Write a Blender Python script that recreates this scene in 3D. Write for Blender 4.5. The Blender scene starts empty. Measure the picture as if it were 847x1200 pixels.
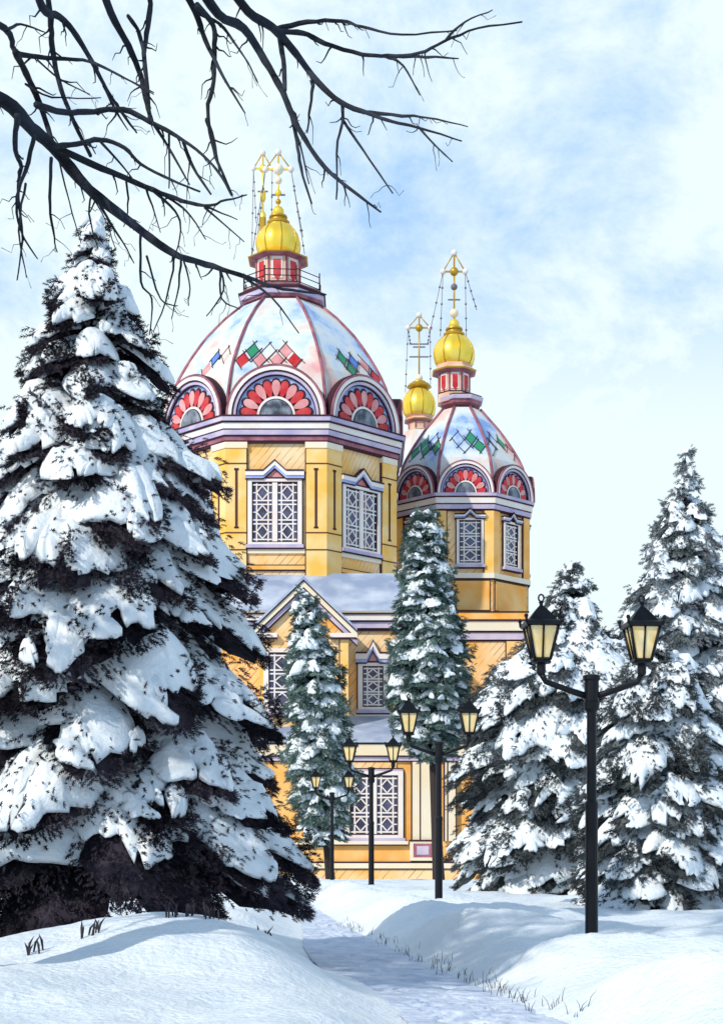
import bpy, math, random
import numpy as np
from mathutils import Vector
R = math.radians
random.seed(7)
SC = bpy.context.scene
COL = SC.collection

# ------------------------------------------------------------------ camera, sky, sun, exposure
F = 1800.0
EYE = 1.6
HOR = 1001.0
CX = 423.5
cam_d = bpy.data.cameras.new('camera'); cam = bpy.data.objects.new('camera', cam_d); COL.objects.link(cam)
cam.location = (0, 0, EYE); cam.rotation_euler = (R(90), 0, 0)
cam_d.sensor_fit = 'HORIZONTAL'; cam_d.sensor_width = 36; cam_d.lens = 36 * F / 847
cam_d.shift_y = (HOR - 600) / 847
cam_d.clip_start = .5; cam_d.clip_end = 6000
SC.camera = cam
SUN_EL, SUN_AZ = 34.0, -137.0        # azimuth clockwise from +Y
W = bpy.data.worlds.new('World'); SC.world = W; W.use_nodes = True
nt = W.node_tree; nt.nodes.clear()
def N(t, tree=None, **kw):
    n = (tree or nt).nodes.new(t)
    for k, v in kw.items(): setattr(n, k, v)
    return n
out = N('ShaderNodeOutputWorld'); bg = N('ShaderNodeBackground'); bg.inputs['Strength'].default_value = .10
sky = N('ShaderNodeTexSky', sky_type='NISHITA'); sky.sun_disc = False
sky.sun_elevation = R(SUN_EL); sky.sun_rotation = R(SUN_AZ); sky.air_density = 1.0; sky.dust_density = .5; sky.ozone_density = 2.5
tc = N('ShaderNodeTexCoord'); mp = N('ShaderNodeMapping'); mp.inputs['Scale'].default_value = (1, 1, 1.5); mp.inputs['Location'].default_value = (.35, .2, .30)
nz = N('ShaderNodeTexNoise'); nz.inputs['Scale'].default_value = 7.5; nz.inputs['Detail'].default_value = 10; nz.inputs['Roughness'].default_value = .66; nz.inputs['Distortion'].default_value = .25
rmp = N('ShaderNodeValToRGB'); rmp.color_ramp.elements[0].position = .34; rmp.color_ramp.elements[1].position = .57; rmp.color_ramp.elements[0].color = (.05, .05, .05, 1)
sep = N('ShaderNodeSeparateXYZ')
el = N('ShaderNodeMapRange'); el.inputs['From Min'].default_value = .52; el.inputs['From Max'].default_value = .95; el.inputs['To Min'].default_value = 1; el.inputs['To Max'].default_value = .12; el.interpolation_type = 'SMOOTHSTEP'
lo = N('ShaderNodeMapRange'); lo.inputs['From Min'].default_value = .25; lo.inputs['From Max'].default_value = .40; lo.inputs['To Min'].default_value = 1; lo.inputs['To Max'].default_value = 0; lo.interpolation_type = 'SMOOTHSTEP'
mx1 = N('ShaderNodeMath', operation='MAXIMUM'); mul = N('ShaderNodeMath', operation='MULTIPLY')
mix = N('ShaderNodeMix', data_type='RGBA')
L = nt.links.new
L(tc.outputs['Generated'], mp.inputs['Vector']); L(mp.outputs[0], nz.inputs['Vector']); prev = nz.outputs['Fac']
ad0 = N('ShaderNodeMath', operation='ADD'); ad0.inputs[1].default_value = .055; L(prev, ad0.inputs[0]); prev = ad0.outputs[0]
for px_, py_, rad_, dep_ in ((560, 215, .085, .105), (640, 175, .06, .07), (460, 290, .07, .10), (365, 185, .07, .10), (190, 130, .07, .06), (30, 40, .07, .08), (795, 90, .05, .07)):
    v_ = Vector(((px_-CX)/F, 1, (HOR-py_)/F)).normalized()
    dn = N('ShaderNodeVectorMath', operation='DISTANCE'); dn.inputs[1].default_value = v_; L(tc.outputs['Generated'], dn.inputs[0])
    mr_ = N('ShaderNodeMapRange'); mr_.interpolation_type = 'SMOOTHERSTEP'; mr_.inputs['From Min'].default_value = 0; mr_.inputs['From Max'].default_value = rad_*1.5; mr_.inputs['To Min'].default_value = dep_; mr_.inputs['To Max'].default_value = 0
    L(dn.outputs['Value'], mr_.inputs['Value']); sb = N('ShaderNodeMath', operation='SUBTRACT'); L(prev, sb.inputs[0]); L(mr_.outputs[0], sb.inputs[1]); prev = sb.outputs[0]
L(prev, rmp.inputs[0])
L(tc.outputs['Generated'], sep.inputs[0]); L(sep.outputs['Z'], el.inputs['Value']); L(sep.outputs['Z'], lo.inputs['Value'])
L(rmp.outputs['Color'], mx1.inputs[0]); L(lo.outputs[0], mx1.inputs[1]); L(mx1.outputs[0], mul.inputs[0]); L(el.outputs[0], mul.inputs[1])
yr = N('ShaderNodeMapRange'); yr.inputs['From Min'].default_value = -.15; yr.inputs['From Max'].default_value = .45; yr.inputs['To Min'].default_value = .35; yr.inputs['To Max'].default_value = 1; yr.interpolation_type = 'SMOOTHSTEP'
L(sep.outputs['Y'], yr.inputs['Value'])
mul2 = N('ShaderNodeMath', operation='MULTIPLY'); L(mul.outputs[0], mul2.inputs[0]); L(yr.outputs[0], mul2.inputs[1]); L(mul2.outputs[0], mix.inputs['Factor'])
sg = N('ShaderNodeVectorMath', operation='MULTIPLY'); sg.inputs[1].default_value = (1.25, 1.3, 1.35)
L(sky.outputs[0], sg.inputs[0])
hz = N('ShaderNodeMix', data_type='RGBA'); hz.inputs[7].default_value = (3.9, 6.2, 9.5, 1)      # pale azure of the hazy lower sky
L(el.outputs[0], hz.inputs['Factor']); L(sg.outputs[0], hz.inputs[6]); L(hz.outputs[2], mix.inputs[6])
mix.inputs[7].default_value = (8.2, 9.5, 9.9, 1)
L(mix.outputs[2], bg.inputs['Color']); L(bg.outputs[0], out.inputs['Surface'])
sun_d = bpy.data.lights.new('sun', 'SUN'); sun = bpy.data.objects.new('sun', sun_d); COL.objects.link(sun)
sun_d.energy = 3.2; sun_d.angle = R(.9); sun_d.color = (1, .93, .82)
sdir = Vector((math.sin(R(SUN_AZ)) * math.cos(R(SUN_EL)), math.cos(R(SUN_AZ)) * math.cos(R(SUN_EL)), math.sin(R(SUN_EL))))
sun.rotation_euler = sdir.to_track_quat('Z', 'Y').to_euler(); sun.location = sdir * 60
SC.view_settings.view_transform = 'Standard'; SC.view_settings.look = 'None'
SC.view_settings.exposure = 0.10; SC.view_settings.gamma = 1; SC.view_settings.use_curve_mapping = False

# ------------------------------------------------------------------ materials
def mat(name, col, rough=.7, metal=0, col2=None, scale=3.0, bump=0, bscale=20, detail=5, lo_=.35, hi_=.65, spec=.3, trans=0):
    m = bpy.data.materials.new(name); m.use_nodes = True
    t = m.node_tree; b = t.nodes['Principled BSDF']
    b.inputs['Base Color'].default_value = (*col, 1); b.inputs['Roughness'].default_value = rough
    b.inputs['Metallic'].default_value = metal; b.inputs['Specular IOR Level'].default_value = spec
    if trans: b.inputs['Transmission Weight'].default_value = trans
    c = None
    if col2 or bump:
        c = N('ShaderNodeTexCoord', t)
    if col2:
        n = N('ShaderNodeTexNoise', t); n.inputs['Scale'].default_value = scale; n.inputs['Detail'].default_value = detail
        r = N('ShaderNodeValToRGB', t); r.color_ramp.elements[0].position = lo_; r.color_ramp.elements[1].position = hi_
        r.color_ramp.elements[0].color = (*col, 1); r.color_ramp.elements[1].color = (*col2, 1)
        t.links.new(c.outputs['Object'], n.inputs['Vector']); t.links.new(n.outputs['Fac'], r.inputs[0]); t.links.new(r.outputs[0], b.inputs['Base Color'])
    if bump:
        n = N('ShaderNodeTexNoise', t); n.inputs['Scale'].default_value = bscale; n.inputs['Detail'].default_value = 6
        bp = N('ShaderNodeBump', t); bp.inputs['Strength'].default_value = bump; bp.inputs['Distance'].default_value = .1
        t.links.new(c.outputs['Object'], n.inputs['Vector']); t.links.new(n.outputs['Fac'], bp.inputs['Height']); t.links.new(bp.outputs[0], b.inputs['Normal'])
    return m

def hatch_mat(name, col, col2, hatch, pitch=.52, width=.13):  # diagonal strokes imitate pen-hatched shade in the wall colour
    """drawn shade put into the colour: dark diagonal hatch on a mottled painted ground"""
    m = bpy.data.materials.new(name); m.use_nodes = True
    t = m.node_tree; b = t.nodes['Principled BSDF']; b.inputs['Roughness'].default_value = .75; b.inputs['Specular IOR Level'].default_value = .2
    c = N('ShaderNodeTexCoord', t)
    n = N('ShaderNodeTexNoise', t); n.inputs['Scale'].default_value = .35; n.inputs['Detail'].default_value = 6
    r = N('ShaderNodeValToRGB', t); r.color_ramp.elements[0].position = .38; r.color_ramp.elements[1].position = .62
    r.color_ramp.elements[0].color = (*col, 1); r.color_ramp.elements[1].color = (*col2, 1)
    t.links.new(c.outputs['Object'], n.inputs['Vector']); t.links.new(n.outputs['Fac'], r.inputs[0])
    s = N('ShaderNodeSeparateXYZ', t); t.links.new(c.outputs['Object'], s.inputs[0])
    # x + y - z*.85 with a little noise
    a = N('ShaderNodeMath', t, operation='ADD'); t.links.new(s.outputs[0], a.inputs[0]); t.links.new(s.outputs[1], a.inputs[1])
    z = N('ShaderNodeMath', t, operation='MULTIPLY_ADD'); z.inputs[1].default_value = -.85; t.links.new(s.outputs[2], z.inputs[0]); t.links.new(a.outputs[0], z.inputs[2])
    wv = N('ShaderNodeMath', t, operation='MULTIPLY_ADD'); wv.inputs[1].default_value = .55; t.links.new(n.outputs['Fac'], wv.inputs[0]); t.links.new(z.outputs[0], wv.inputs[2])
    d = N('ShaderNodeMath', t, operation='DIVIDE'); d.inputs[1].default_value = pitch; t.links.new(wv.outputs[0], d.inputs[0])
    f = N('ShaderNodeMath', t, operation='FRACT'); t.links.new(d.outputs[0], f.inputs[0])
    lt = N('ShaderNodeMath', t, operation='LESS_THAN'); lt.inputs[1].default_value = width; t.links.new(f.outputs[0], lt.inputs[0])
    n2 = N('ShaderNodeTexNoise', t); n2.inputs['Scale'].default_value = .9; t.links.new(c.outputs['Object'], n2.inputs['Vector'])
    mr = N('ShaderNodeMapRange', t); mr.inputs['From Min'].default_value = .36; mr.inputs['From Max'].default_value = .6; mr.inputs['To Min'].default_value = 0; mr.inputs['To Max'].default_value = .8
    t.links.new(n2.outputs['Fac'], mr.inputs['Value'])
    ml = N('ShaderNodeMath', t, operation='MULTIPLY'); t.links.new(lt.outputs[0], ml.inputs[0]); t.links.new(mr.outputs[0], ml.inputs[1])
    mxx = N('ShaderNodeMix', t, data_type='RGBA'); t.links.new(ml.outputs[0], mxx.inputs['Factor']); t.links.new(r.outputs[0], mxx.inputs[6]); mxx.inputs[7].default_value = (*hatch, 1)
    t.links.new(mxx.outputs[2], b.inputs['Base Color'])
    return m

def tint_mat(name):
    """white painted dome panels with washes of peach, lilac and pale blue"""
    m = bpy.data.materials.new(name); m.use_nodes = True; t = m.node_tree; b = t.nodes['Principled BSDF']; b.inputs['Roughness'].default_value = .55; b.inputs['Specular IOR Level'].default_value = .25
    c = N('ShaderNodeTexCoord', t); n = N('ShaderNodeTexNoise', t); n.inputs['Scale'].default_value = .22; n.inputs['Detail'].default_value = 6; n.inputs['Roughness'].default_value = .6
    r = N('ShaderNodeValToRGB', t); e = r.color_ramp.elements
    e[0].position = .36; e[0].color = (.22, .36, .68, 1); e[1].position = .66; e[1].color = (.72, .36, .36, 1)
    for p, cc in ((.44, (.50, .62, .74, 1)), (.51, (.68, .71, .68, 1)), (.58, (.72, .57, .50, 1))): x = e.new(p); x.color = cc
    t.links.new(c.outputs['Object'], n.inputs['Vector']); t.links.new(n.outputs['Fac'], r.inputs[0]); t.links.new(r.outputs[0], b.inputs['Base Color']); return m
M = dict(
 snow=mat('snow', (.70, .78, .85), .6, col2=(.80, .85, .88), scale=1.5, bump=.5, bscale=12, spec=.2),
 crown_snow=mat('crown_snow', (.74, .81, .86), .6, col2=(.84, .88, .90), scale=3, bump=.3, bscale=14, spec=.2),
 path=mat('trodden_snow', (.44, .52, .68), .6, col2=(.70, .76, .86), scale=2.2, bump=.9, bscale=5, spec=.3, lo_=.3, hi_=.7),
 yellow=hatch_mat('yellow_hatched', (.86, .48, .14), (.88, .64, .38), (.30, .13, .09)),
 orange=hatch_mat('orange_hatched', (.88, .42, .09), (.90, .64, .36), (.34, .14, .09)),
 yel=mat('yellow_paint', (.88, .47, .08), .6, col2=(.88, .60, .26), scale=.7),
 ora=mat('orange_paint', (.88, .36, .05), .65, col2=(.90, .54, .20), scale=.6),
 cream=mat('cream_paint', (.80, .72, .58), .6, col2=(.80, .66, .44), scale=.5),
 white=mat('white_paint', (.80, .75, .71), .55, col2=(.78, .66, .58), scale=.7),
 lilac=mat('lilac_paint', (.36, .32, .50), .6, col2=(.60, .50, .58), scale=.6),
 bluew=mat('blue_paint', (.24, .32, .62), .6, col2=(.42, .50, .74), scale=1.2),
 dark=mat('dark_line', (.055, .022, .030), .7, spec=.1),
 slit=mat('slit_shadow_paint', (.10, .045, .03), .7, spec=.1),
 maroon=mat('maroon_paint', (.22, .06, .09), .6, col2=(.40, .16, .20), scale=1.2),
 red=mat('red_paint', (.50, .012, .02), .5, col2=(.58, .06, .06), scale=1.6),
 pink=mat('pink_paint', (.62, .20, .21), .6, col2=(.70, .36, .34), scale=1),
 salmon=mat('salmon_paint', (.66, .36, .26), .6, col2=(.74, .52, .36), scale=.9),
 green=mat('green_tile', (.03, .26, .13), .45),
 bluet=mat('blue_tile', (.10, .22, .62), .45),
 domew=tint_mat('dome_white'),
 domeb=mat('dome_pale_blue', (.30, .44, .72), .5, col2=(.66, .72, .80), scale=.3, lo_=.35, hi_=.7),
 gold=mat('gilding', (.95, .62, .04), .32, metal=.45, col2=(.90, .70, .12), scale=1.2),
 golddk=mat('old_gilding', (.50, .30, .03), .4, metal=.4),
 steel=mat('grey_rods', (.16, .14, .18), .5),
 roof=mat('roof_frosted', (.27, .33, .46), .6, col2=(.56, .61, .69), scale=.5, lo_=.4, hi_=.7),
 glass=mat('window_glass', (.030, .024, .045), .15, col2=(.11, .11, .19), scale=1.0, spec=.5),
 greyg=mat('lunette_glass', (.05, .06, .08), .3, col2=(.30, .33, .38), scale=1.6),
 iron=mat('black_iron', (.004, .0045, .007), .45, spec=.25),
 amber=mat('amber_glass', (.88, .56, .15), .3, col2=(.90, .74, .42), scale=5, spec=.4),
 bark=mat('bare_bark', (.006, .008, .013), .85, col2=(.028, .036, .055), scale=2.2, bump=.4, bscale=18),
 trunk=mat('spruce_bark', (.035, .025, .022), .85, bump=.5, bscale=14),
 leafg=mat('withered_leaf', (.22, .36, .22), .6),
 weed=mat('dry_stalk', (.035, .03, .04), .8),
)
def needle(name, a, b, sc=.9): return mat(name, a, .75, col2=b, scale=sc, spec=.12, lo_=.4, hi_=.62)
M['nd_purple'] = needle('purple_black_needles', (.010, .009, .014), (.055, .045, .062))
M['nd_grey'] = needle('grey_green_needles', (.024, .032, .036), (.115, .13, .135))
M['nd_green'] = needle('sea_green_needles', (.040, .080, .072), (.17, .25, .225), .7)
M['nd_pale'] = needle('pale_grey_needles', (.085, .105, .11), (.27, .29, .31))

# ------------------------------------------------------------------ mesh helpers
def new_obj(name, me, parent=None, loc=None):
    o = bpy.data.objects.new(name, me); COL.objects.link(o)
    if parent: o.parent = parent
    if loc is not None: o.location = loc
    return o
def np_mesh(name, V, faces, mats, smooth=False, mi=None):
    """faces: list of int arrays (n,k)"""
    me = bpy.data.meshes.new(name)
    V = np.asarray(V, dtype=np.float32)
    me.vertices.add(len(V)); me.vertices.foreach_set('co', V.ravel())
    loops = np.concatenate([f.ravel() for f in faces]).astype(np.int32)
    sizes = np.concatenate([np.full(len(f), f.shape[1]) for f in faces]).astype(np.int32)
    me.loops.add(len(loops)); me.loops.foreach_set('vertex_index', loops)
    me.polygons.add(len(sizes)); st = np.concatenate([[0], np.cumsum(sizes)[:-1]]).astype(np.int32)
    me.polygons.foreach_set('loop_start', st)
    if smooth: me.polygons.foreach_set('use_smooth', np.ones(len(sizes), dtype=bool))
    for m in (mats if isinstance(mats, (list, tuple)) else [mats]): me.materials.append(m)
    if mi is not None: me.polygons.foreach_set('material_index', np.asarray(mi, dtype=np.int32))
    me.update(calc_edges=True); me.validate()
    return me

class MB:
    """collects shapes in a local frame (x across, y outward, z up) into one mesh"""
    def __init__(s): s.v = []; s.f = []; s.m = []; s.mats = []; s.sm = []; s.fr = None
    def frame(s, fr): s.fr = fr; return s
    def mi(s, m):
        if m not in s.mats: s.mats.append(m)
        return s.mats.index(m)
    def w(s, p):
        if s.fr is None: return tuple(p)
        o, u, n = s.fr
        return (o[0] + u[0]*p[0] + n[0]*p[1], o[1] + u[1]*p[0] + n[1]*p[1], o[2] + p[2])
    def add(s, vs, fs, m, smooth=False):
        b = len(s.v); s.v += [s.w(p) for p in vs]; k = s.mi(m)
        for f in fs: s.f.append([b + i for i in f]); s.m.append(k); s.sm.append(smooth)
    def box(s, x0, x1, y0, y1, z0, z1, m):
        s.add([(x0,y0,z0),(x1,y0,z0),(x1,y1,z0),(x0,y1,z0),(x0,y0,z1),(x1,y0,z1),(x1,y1,z1),(x0,y1,z1)],
              [(0,3,2,1),(4,5,6,7),(0,1,5,4),(1,2,6,5),(2,3,7,6),(3,0,4,7)], m)
    def poly(s, pts, y0, y1, m):
        n = len(pts)
        s.add([(x, y0, z) for x, z in pts] + [(x, y1, z) for x, z in pts],
              [tuple(range(n)), tuple(range(2*n-1, n-1, -1))] + [(i, (i+1) % n, (i+1) % n + n, i+n) for i in range(n)], m)
    def band(s, top, th, y0, y1, m):
        """a moulding following a polyline of (x,z), thickness th downward"""
        for (xa, za), (xb, zb) in zip(top[:-1], top[1:]):
            s.poly([(xa, za), (xb, zb), (xb, zb-th), (xa, za-th)], y0, y1, m)
    def bar(s, a, b, w, m, y0, y1):
        """flat bar in the facade plane from a to b (x,z)"""
        dx, dz = b[0]-a[0], b[1]-a[1]; l = math.hypot(dx, dz) or 1; px, pz = -dz/l*w/2, dx/l*w/2
        s.poly([(a[0]+px, a[1]+pz), (b[0]+px, b[1]+pz), (b[0]-px, b[1]-pz), (a[0]-px, a[1]-pz)], y0, y1, m)
    def lathe(s, c, prof, n, m, smooth=True, rot=0, lobes=0, lob=0, cap=True):
        vs, fs = [], []
        for r, z in prof:
            for i in range(n):
                a = rot + 2*math.pi*i/n; rr = r
                if lobes: rr = r*(1 - lob*(1-abs(math.sin(lobes*a/2)))**3)
                vs.append((c[0]+rr*math.cos(a), c[1]+rr*math.sin(a), c[2]+z))
        for j in range(len(prof)-1):
            for i in range(n):
                k = (i+1) % n; fs.append((j*n+i, j*n+k, (j+1)*n+k, (j+1)*n+i))
        if cap:
            fs.append(tuple(range(n-1, -1, -1))); fs.append(tuple((len(prof)-1)*n+i for i in range(n)))
        s.add(vs, fs, m, smooth)
    def octa(s, c, prof, m):   # prof of (apothem, z), flat side facing the camera
        s.lathe(c, [(a/math.cos(math.pi/8), z) for a, z in prof], 8, m, False, math.pi/8)
    def tube(s, pts, rad, m, n=6):
        P = [Vector(p) for p in pts]; vs, fs = [], []
        if not isinstance(rad, (list, tuple)): rad = [rad]*len(P)
        up = Vector((0, 0, 1))
        prev = None
        for i, p in enumerate(P):
            d = (P[min(i+1, len(P)-1)] - P[max(i-1, 0)]).normalized()
            u = prev if prev is not None else d.orthogonal()
            u = (u - d*u.dot(d)).normalized(); prev = u; v = d.cross(u)
            for k in range(n):
                a = 2*math.pi*k/n; q = p + (u*math.cos(a) + v*math.sin(a))*rad[i]; vs.append(tuple(q))
        for i in range(len(P)-1):
            for k in range(n): fs.append((i*n+k, i*n+(k+1) % n, (i+1)*n+(k+1) % n, (i+1)*n+k))
        fs.append(tuple(range(n-1, -1, -1))); fs.append(tuple((len(P)-1)*n+k for k in range(n)))
        s.add(vs, fs, m, True)
    def ball(s, c, r, m, n=12):
        s.lathe((c[0], c[1], c[2]), [(max(r*math.sin(math.pi*j/8), .001*r), -r*math.cos(math.pi*j/8)) for j in range(9)], n, m)
    def build(s, name, parent=None, origin=(0, 0, 0)):
        me = bpy.data.meshes.new(name)
        o = origin
        me.from_pydata([(p[0]-o[0], p[1]-o[1], p[2]-o[2]) for p in s.v], [], s.f)
        for m in s.mats: me.materials.append(m)
        me.polygons.foreach_set('material_index', s.m); me.polygons.foreach_set('use_smooth', s.sm)
        me.update(); return new_obj(name, me, parent)
def empty(name, loc): 
    o = bpy.data.objects.new(name, None); COL.objects.link(o); o.location = loc; o.empty_display_size = .3; return o
def tag(o, label, cat, group=None):
    o['label'] = label; o['category'] = cat
    if group: o['group'] = group
    return o
def PX(px, d): return (px - CX)/F*d
def PZ(py, d): return EYE + (HOR - py)/F*d

# ------------------------------------------------------------------ ground
def sst(a, b, x):
    t = np.clip((x-a)/(b-a), 0, 1); return t*t*(3-2*t)
def lump(X, Y, s, ph=0):
    return (np.sin(X*s*1.3+Y*s*.7+ph) + np.sin(X*s*-.8+Y*s*1.1+ph*2.1+1) + np.sin(X*s*1.9-Y*s*.5+ph*.7+2)+np.sin(X*s*.4+Y*s*1.8+ph+4))/4
def path_lr(Y):
    yy = [0, 8, 12, 15.2, 18.1, 22.3, 26, 29, 34, 38.9, 45, 60]
    l = np.interp(Y, yy, [1.6, 1.1, .8, .46, .05, -.58, -.86, -.98, -1.2, -1.5, -2.3, -7])
    r = np.interp(Y, yy, [4.4, 3.0, 2.2, 1.66, 1.32, .84, .36, .0, -.55, -.95, -1.7, -6.3])
    return l, r
def ground_h(X, Y):
    X = np.asarray(X, float); Y = np.asarray(Y, float)
    l, r = path_lr(Y)
    dr = X - r; dl = l - X
    hr = sst(0, 1.25, dr)*(.50 + .10*sst(0, 30, dr)) + .10*sst(.2, 1.6, dr)*lump(X, Y, .9, 1) + .05*sst(.2, 1.2, dr)*lump(X, Y, 2.3, 3) + .025*sst(.2, 1.2, dr)*lump(X, Y, 4.9, 9) + .010*sst(.1, .8, dr)*lump(X, Y, 11, 5)
    # crested folds running down the bank to the path
    hr += .26*sst(.05, .9, dr)*(1-sst(2.4, 4.4, dr))*(1-np.abs(np.sin((Y*.62 + dr*.75 + .6*np.sin(Y*.43)))))-.06*sst(.3, 1.2, dr)
    hl = sst(0, 1.6, dl)*.42 + .16*sst(.3, 2.0, dl)*lump(X, Y, .8, 5) + .05*sst(.2, 1.2, dl)*lump(X, Y, 2.1, 2) + .030*sst(.2, 1.2, dl)*lump(X, Y, 4.6, 7) + .012*sst(.1, .8, dl)*lump(X, Y, 11, 3)
    hl += .35*np.exp(-(((X+2.0)/1.6)**2 + ((Y-17.5)/2.2)**2)) + .25*np.exp(-(((X+3.8)/1.5)**2 + ((Y-18.0)/2.0)**2))
    h = np.where(dr > 0, hr, np.where(dl > 0, hl, 0))
    fill = sst(38, 52, Y)*np.exp(-((np.where(dr > 0, dr, np.where(dl > 0, dl, 0)))/1.6)**2)*.42
    h = h + fill
    h = h - .17*np.exp(-((X-3.0)**2+(Y-19.9)**2)/2.2)
    h = h - 1.25*sst(66, 88, Y)
    h += .35*sst(120, 400, Y)*lump(X, Y, .02, 0)
    return h
ys = np.concatenate([np.arange(4, 30, .14), np.arange(30, 70, .3), np.arange(70, 130, 1.5), np.geomspace(130, 4500, 24)])
us = np.concatenate([-np.geomspace(.42, 9, 18)[::-1], np.arange(-.40, .401, .0045), np.geomspace(.42, 9, 18)])
yb = np.array([-60, -20, -5, 0, 2.])
ys = np.concatenate([yb, ys])
UU, YY = np.meshgrid(us, ys)
XX = UU*np.maximum(np.abs(YY), 8)
ZZ = ground_h(XX, YY)
nr, nc = XX.shape
idx = np.arange(nr*nc).reshape(nr, nc)
q = np.stack([idx[:-1, :-1], idx[:-1, 1:], idx[1:, 1:], idx[1:, :-1]], -1).reshape(-1, 4)
g = new_obj('ground', np_mesh('ground', np.stack([XX, YY, ZZ], -1).reshape(-1, 3), [q], M['snow'], True)); g['kind'] = 'structure'
py = np.arange(4, 50, .055); NPU = 40; pu = np.linspace(0, 1, NPU)
l_, r_ = path_lr(py)
PXX = l_[:, None]-.12 + (r_-l_+.24)[:, None]*pu[None]; PYY = np.repeat(py[:, None], NPU, 1)
PZZ = ground_h(np.clip(PXX, (l_+.01)[:, None], (r_-.01)[:, None]), PYY) + .022 + .016*lump(PXX, PYY, 4.2, 1) + .010*lump(PXX, PYY, 9, 4) + .006*lump(PXX, PYY, 23, 2)
fr_ = np.random.default_rng(12)
for st in range(150):
    fy = 12 + 26*fr_.random()**1.4; a_, b_ = path_lr(np.array(fy)); fx = float(a_)+(float(b_)-float(a_))*(.18+.64*fr_.random()); an = math.atan2(-.1, 1)+fr_.normal(0, .22)
    sl = slice(max(0, int((fy-4.3)/.055)), int((fy-3.7)/.055))
    dx = PXX[sl]-fx; dy = PYY[sl]-fy; al = dx*math.sin(an)+dy*math.cos(an); ac = dx*math.cos(an)-dy*math.sin(an)
    q2 = (al/.16)**2+(ac/.07)**2; PZZ[sl] += -.030*np.exp(-q2**2)+.010*np.exp(-(q2-1.6)**2*2)
nr, nc = PXX.shape; idx = np.arange(nr*nc).reshape(nr, nc)
q = np.stack([idx[:-1, :-1], idx[:-1, 1:], idx[1:, 1:], idx[1:, :-1]], -1).reshape(-1, 4)
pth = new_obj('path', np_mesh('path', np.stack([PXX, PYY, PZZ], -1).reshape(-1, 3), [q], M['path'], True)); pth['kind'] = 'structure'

# ------------------------------------------------------------------ cathedral
D1 = 110.0; S1 = 6.52; A1 = S1*1.2071; C1 = (PX(331, D1), D1, 0)
D2 = 118.0; S2 = 4.05; A2 = S2*1.2071; C2 = (PX(540, D2), D2, 0)
ORG = (C1[0], C1[1], -1.0)
cath = empty('cathedral', ORG)
tag(cath, 'yellow wooden cathedral with tiled domes and gilded onion cupolas behind the snowy trees', 'cathedral')
def face(c, ap, k):     # frame of octagon face k (0 = towards the camera, 1 = next to the right)
    a = -math.pi/2 + k*math.pi/4; n = (math.cos(a), math.sin(a)); u = (-n[1], n[0])
    return ((c[0]+n[0]*ap, c[1]+n[1]*ap, 0), u, n)
def front(y, x=0): return ((x, y, 0), (1, 0), (0, -1))
def part(mb, name, parent=cath): return mb.build(name, parent, ORG)

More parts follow.
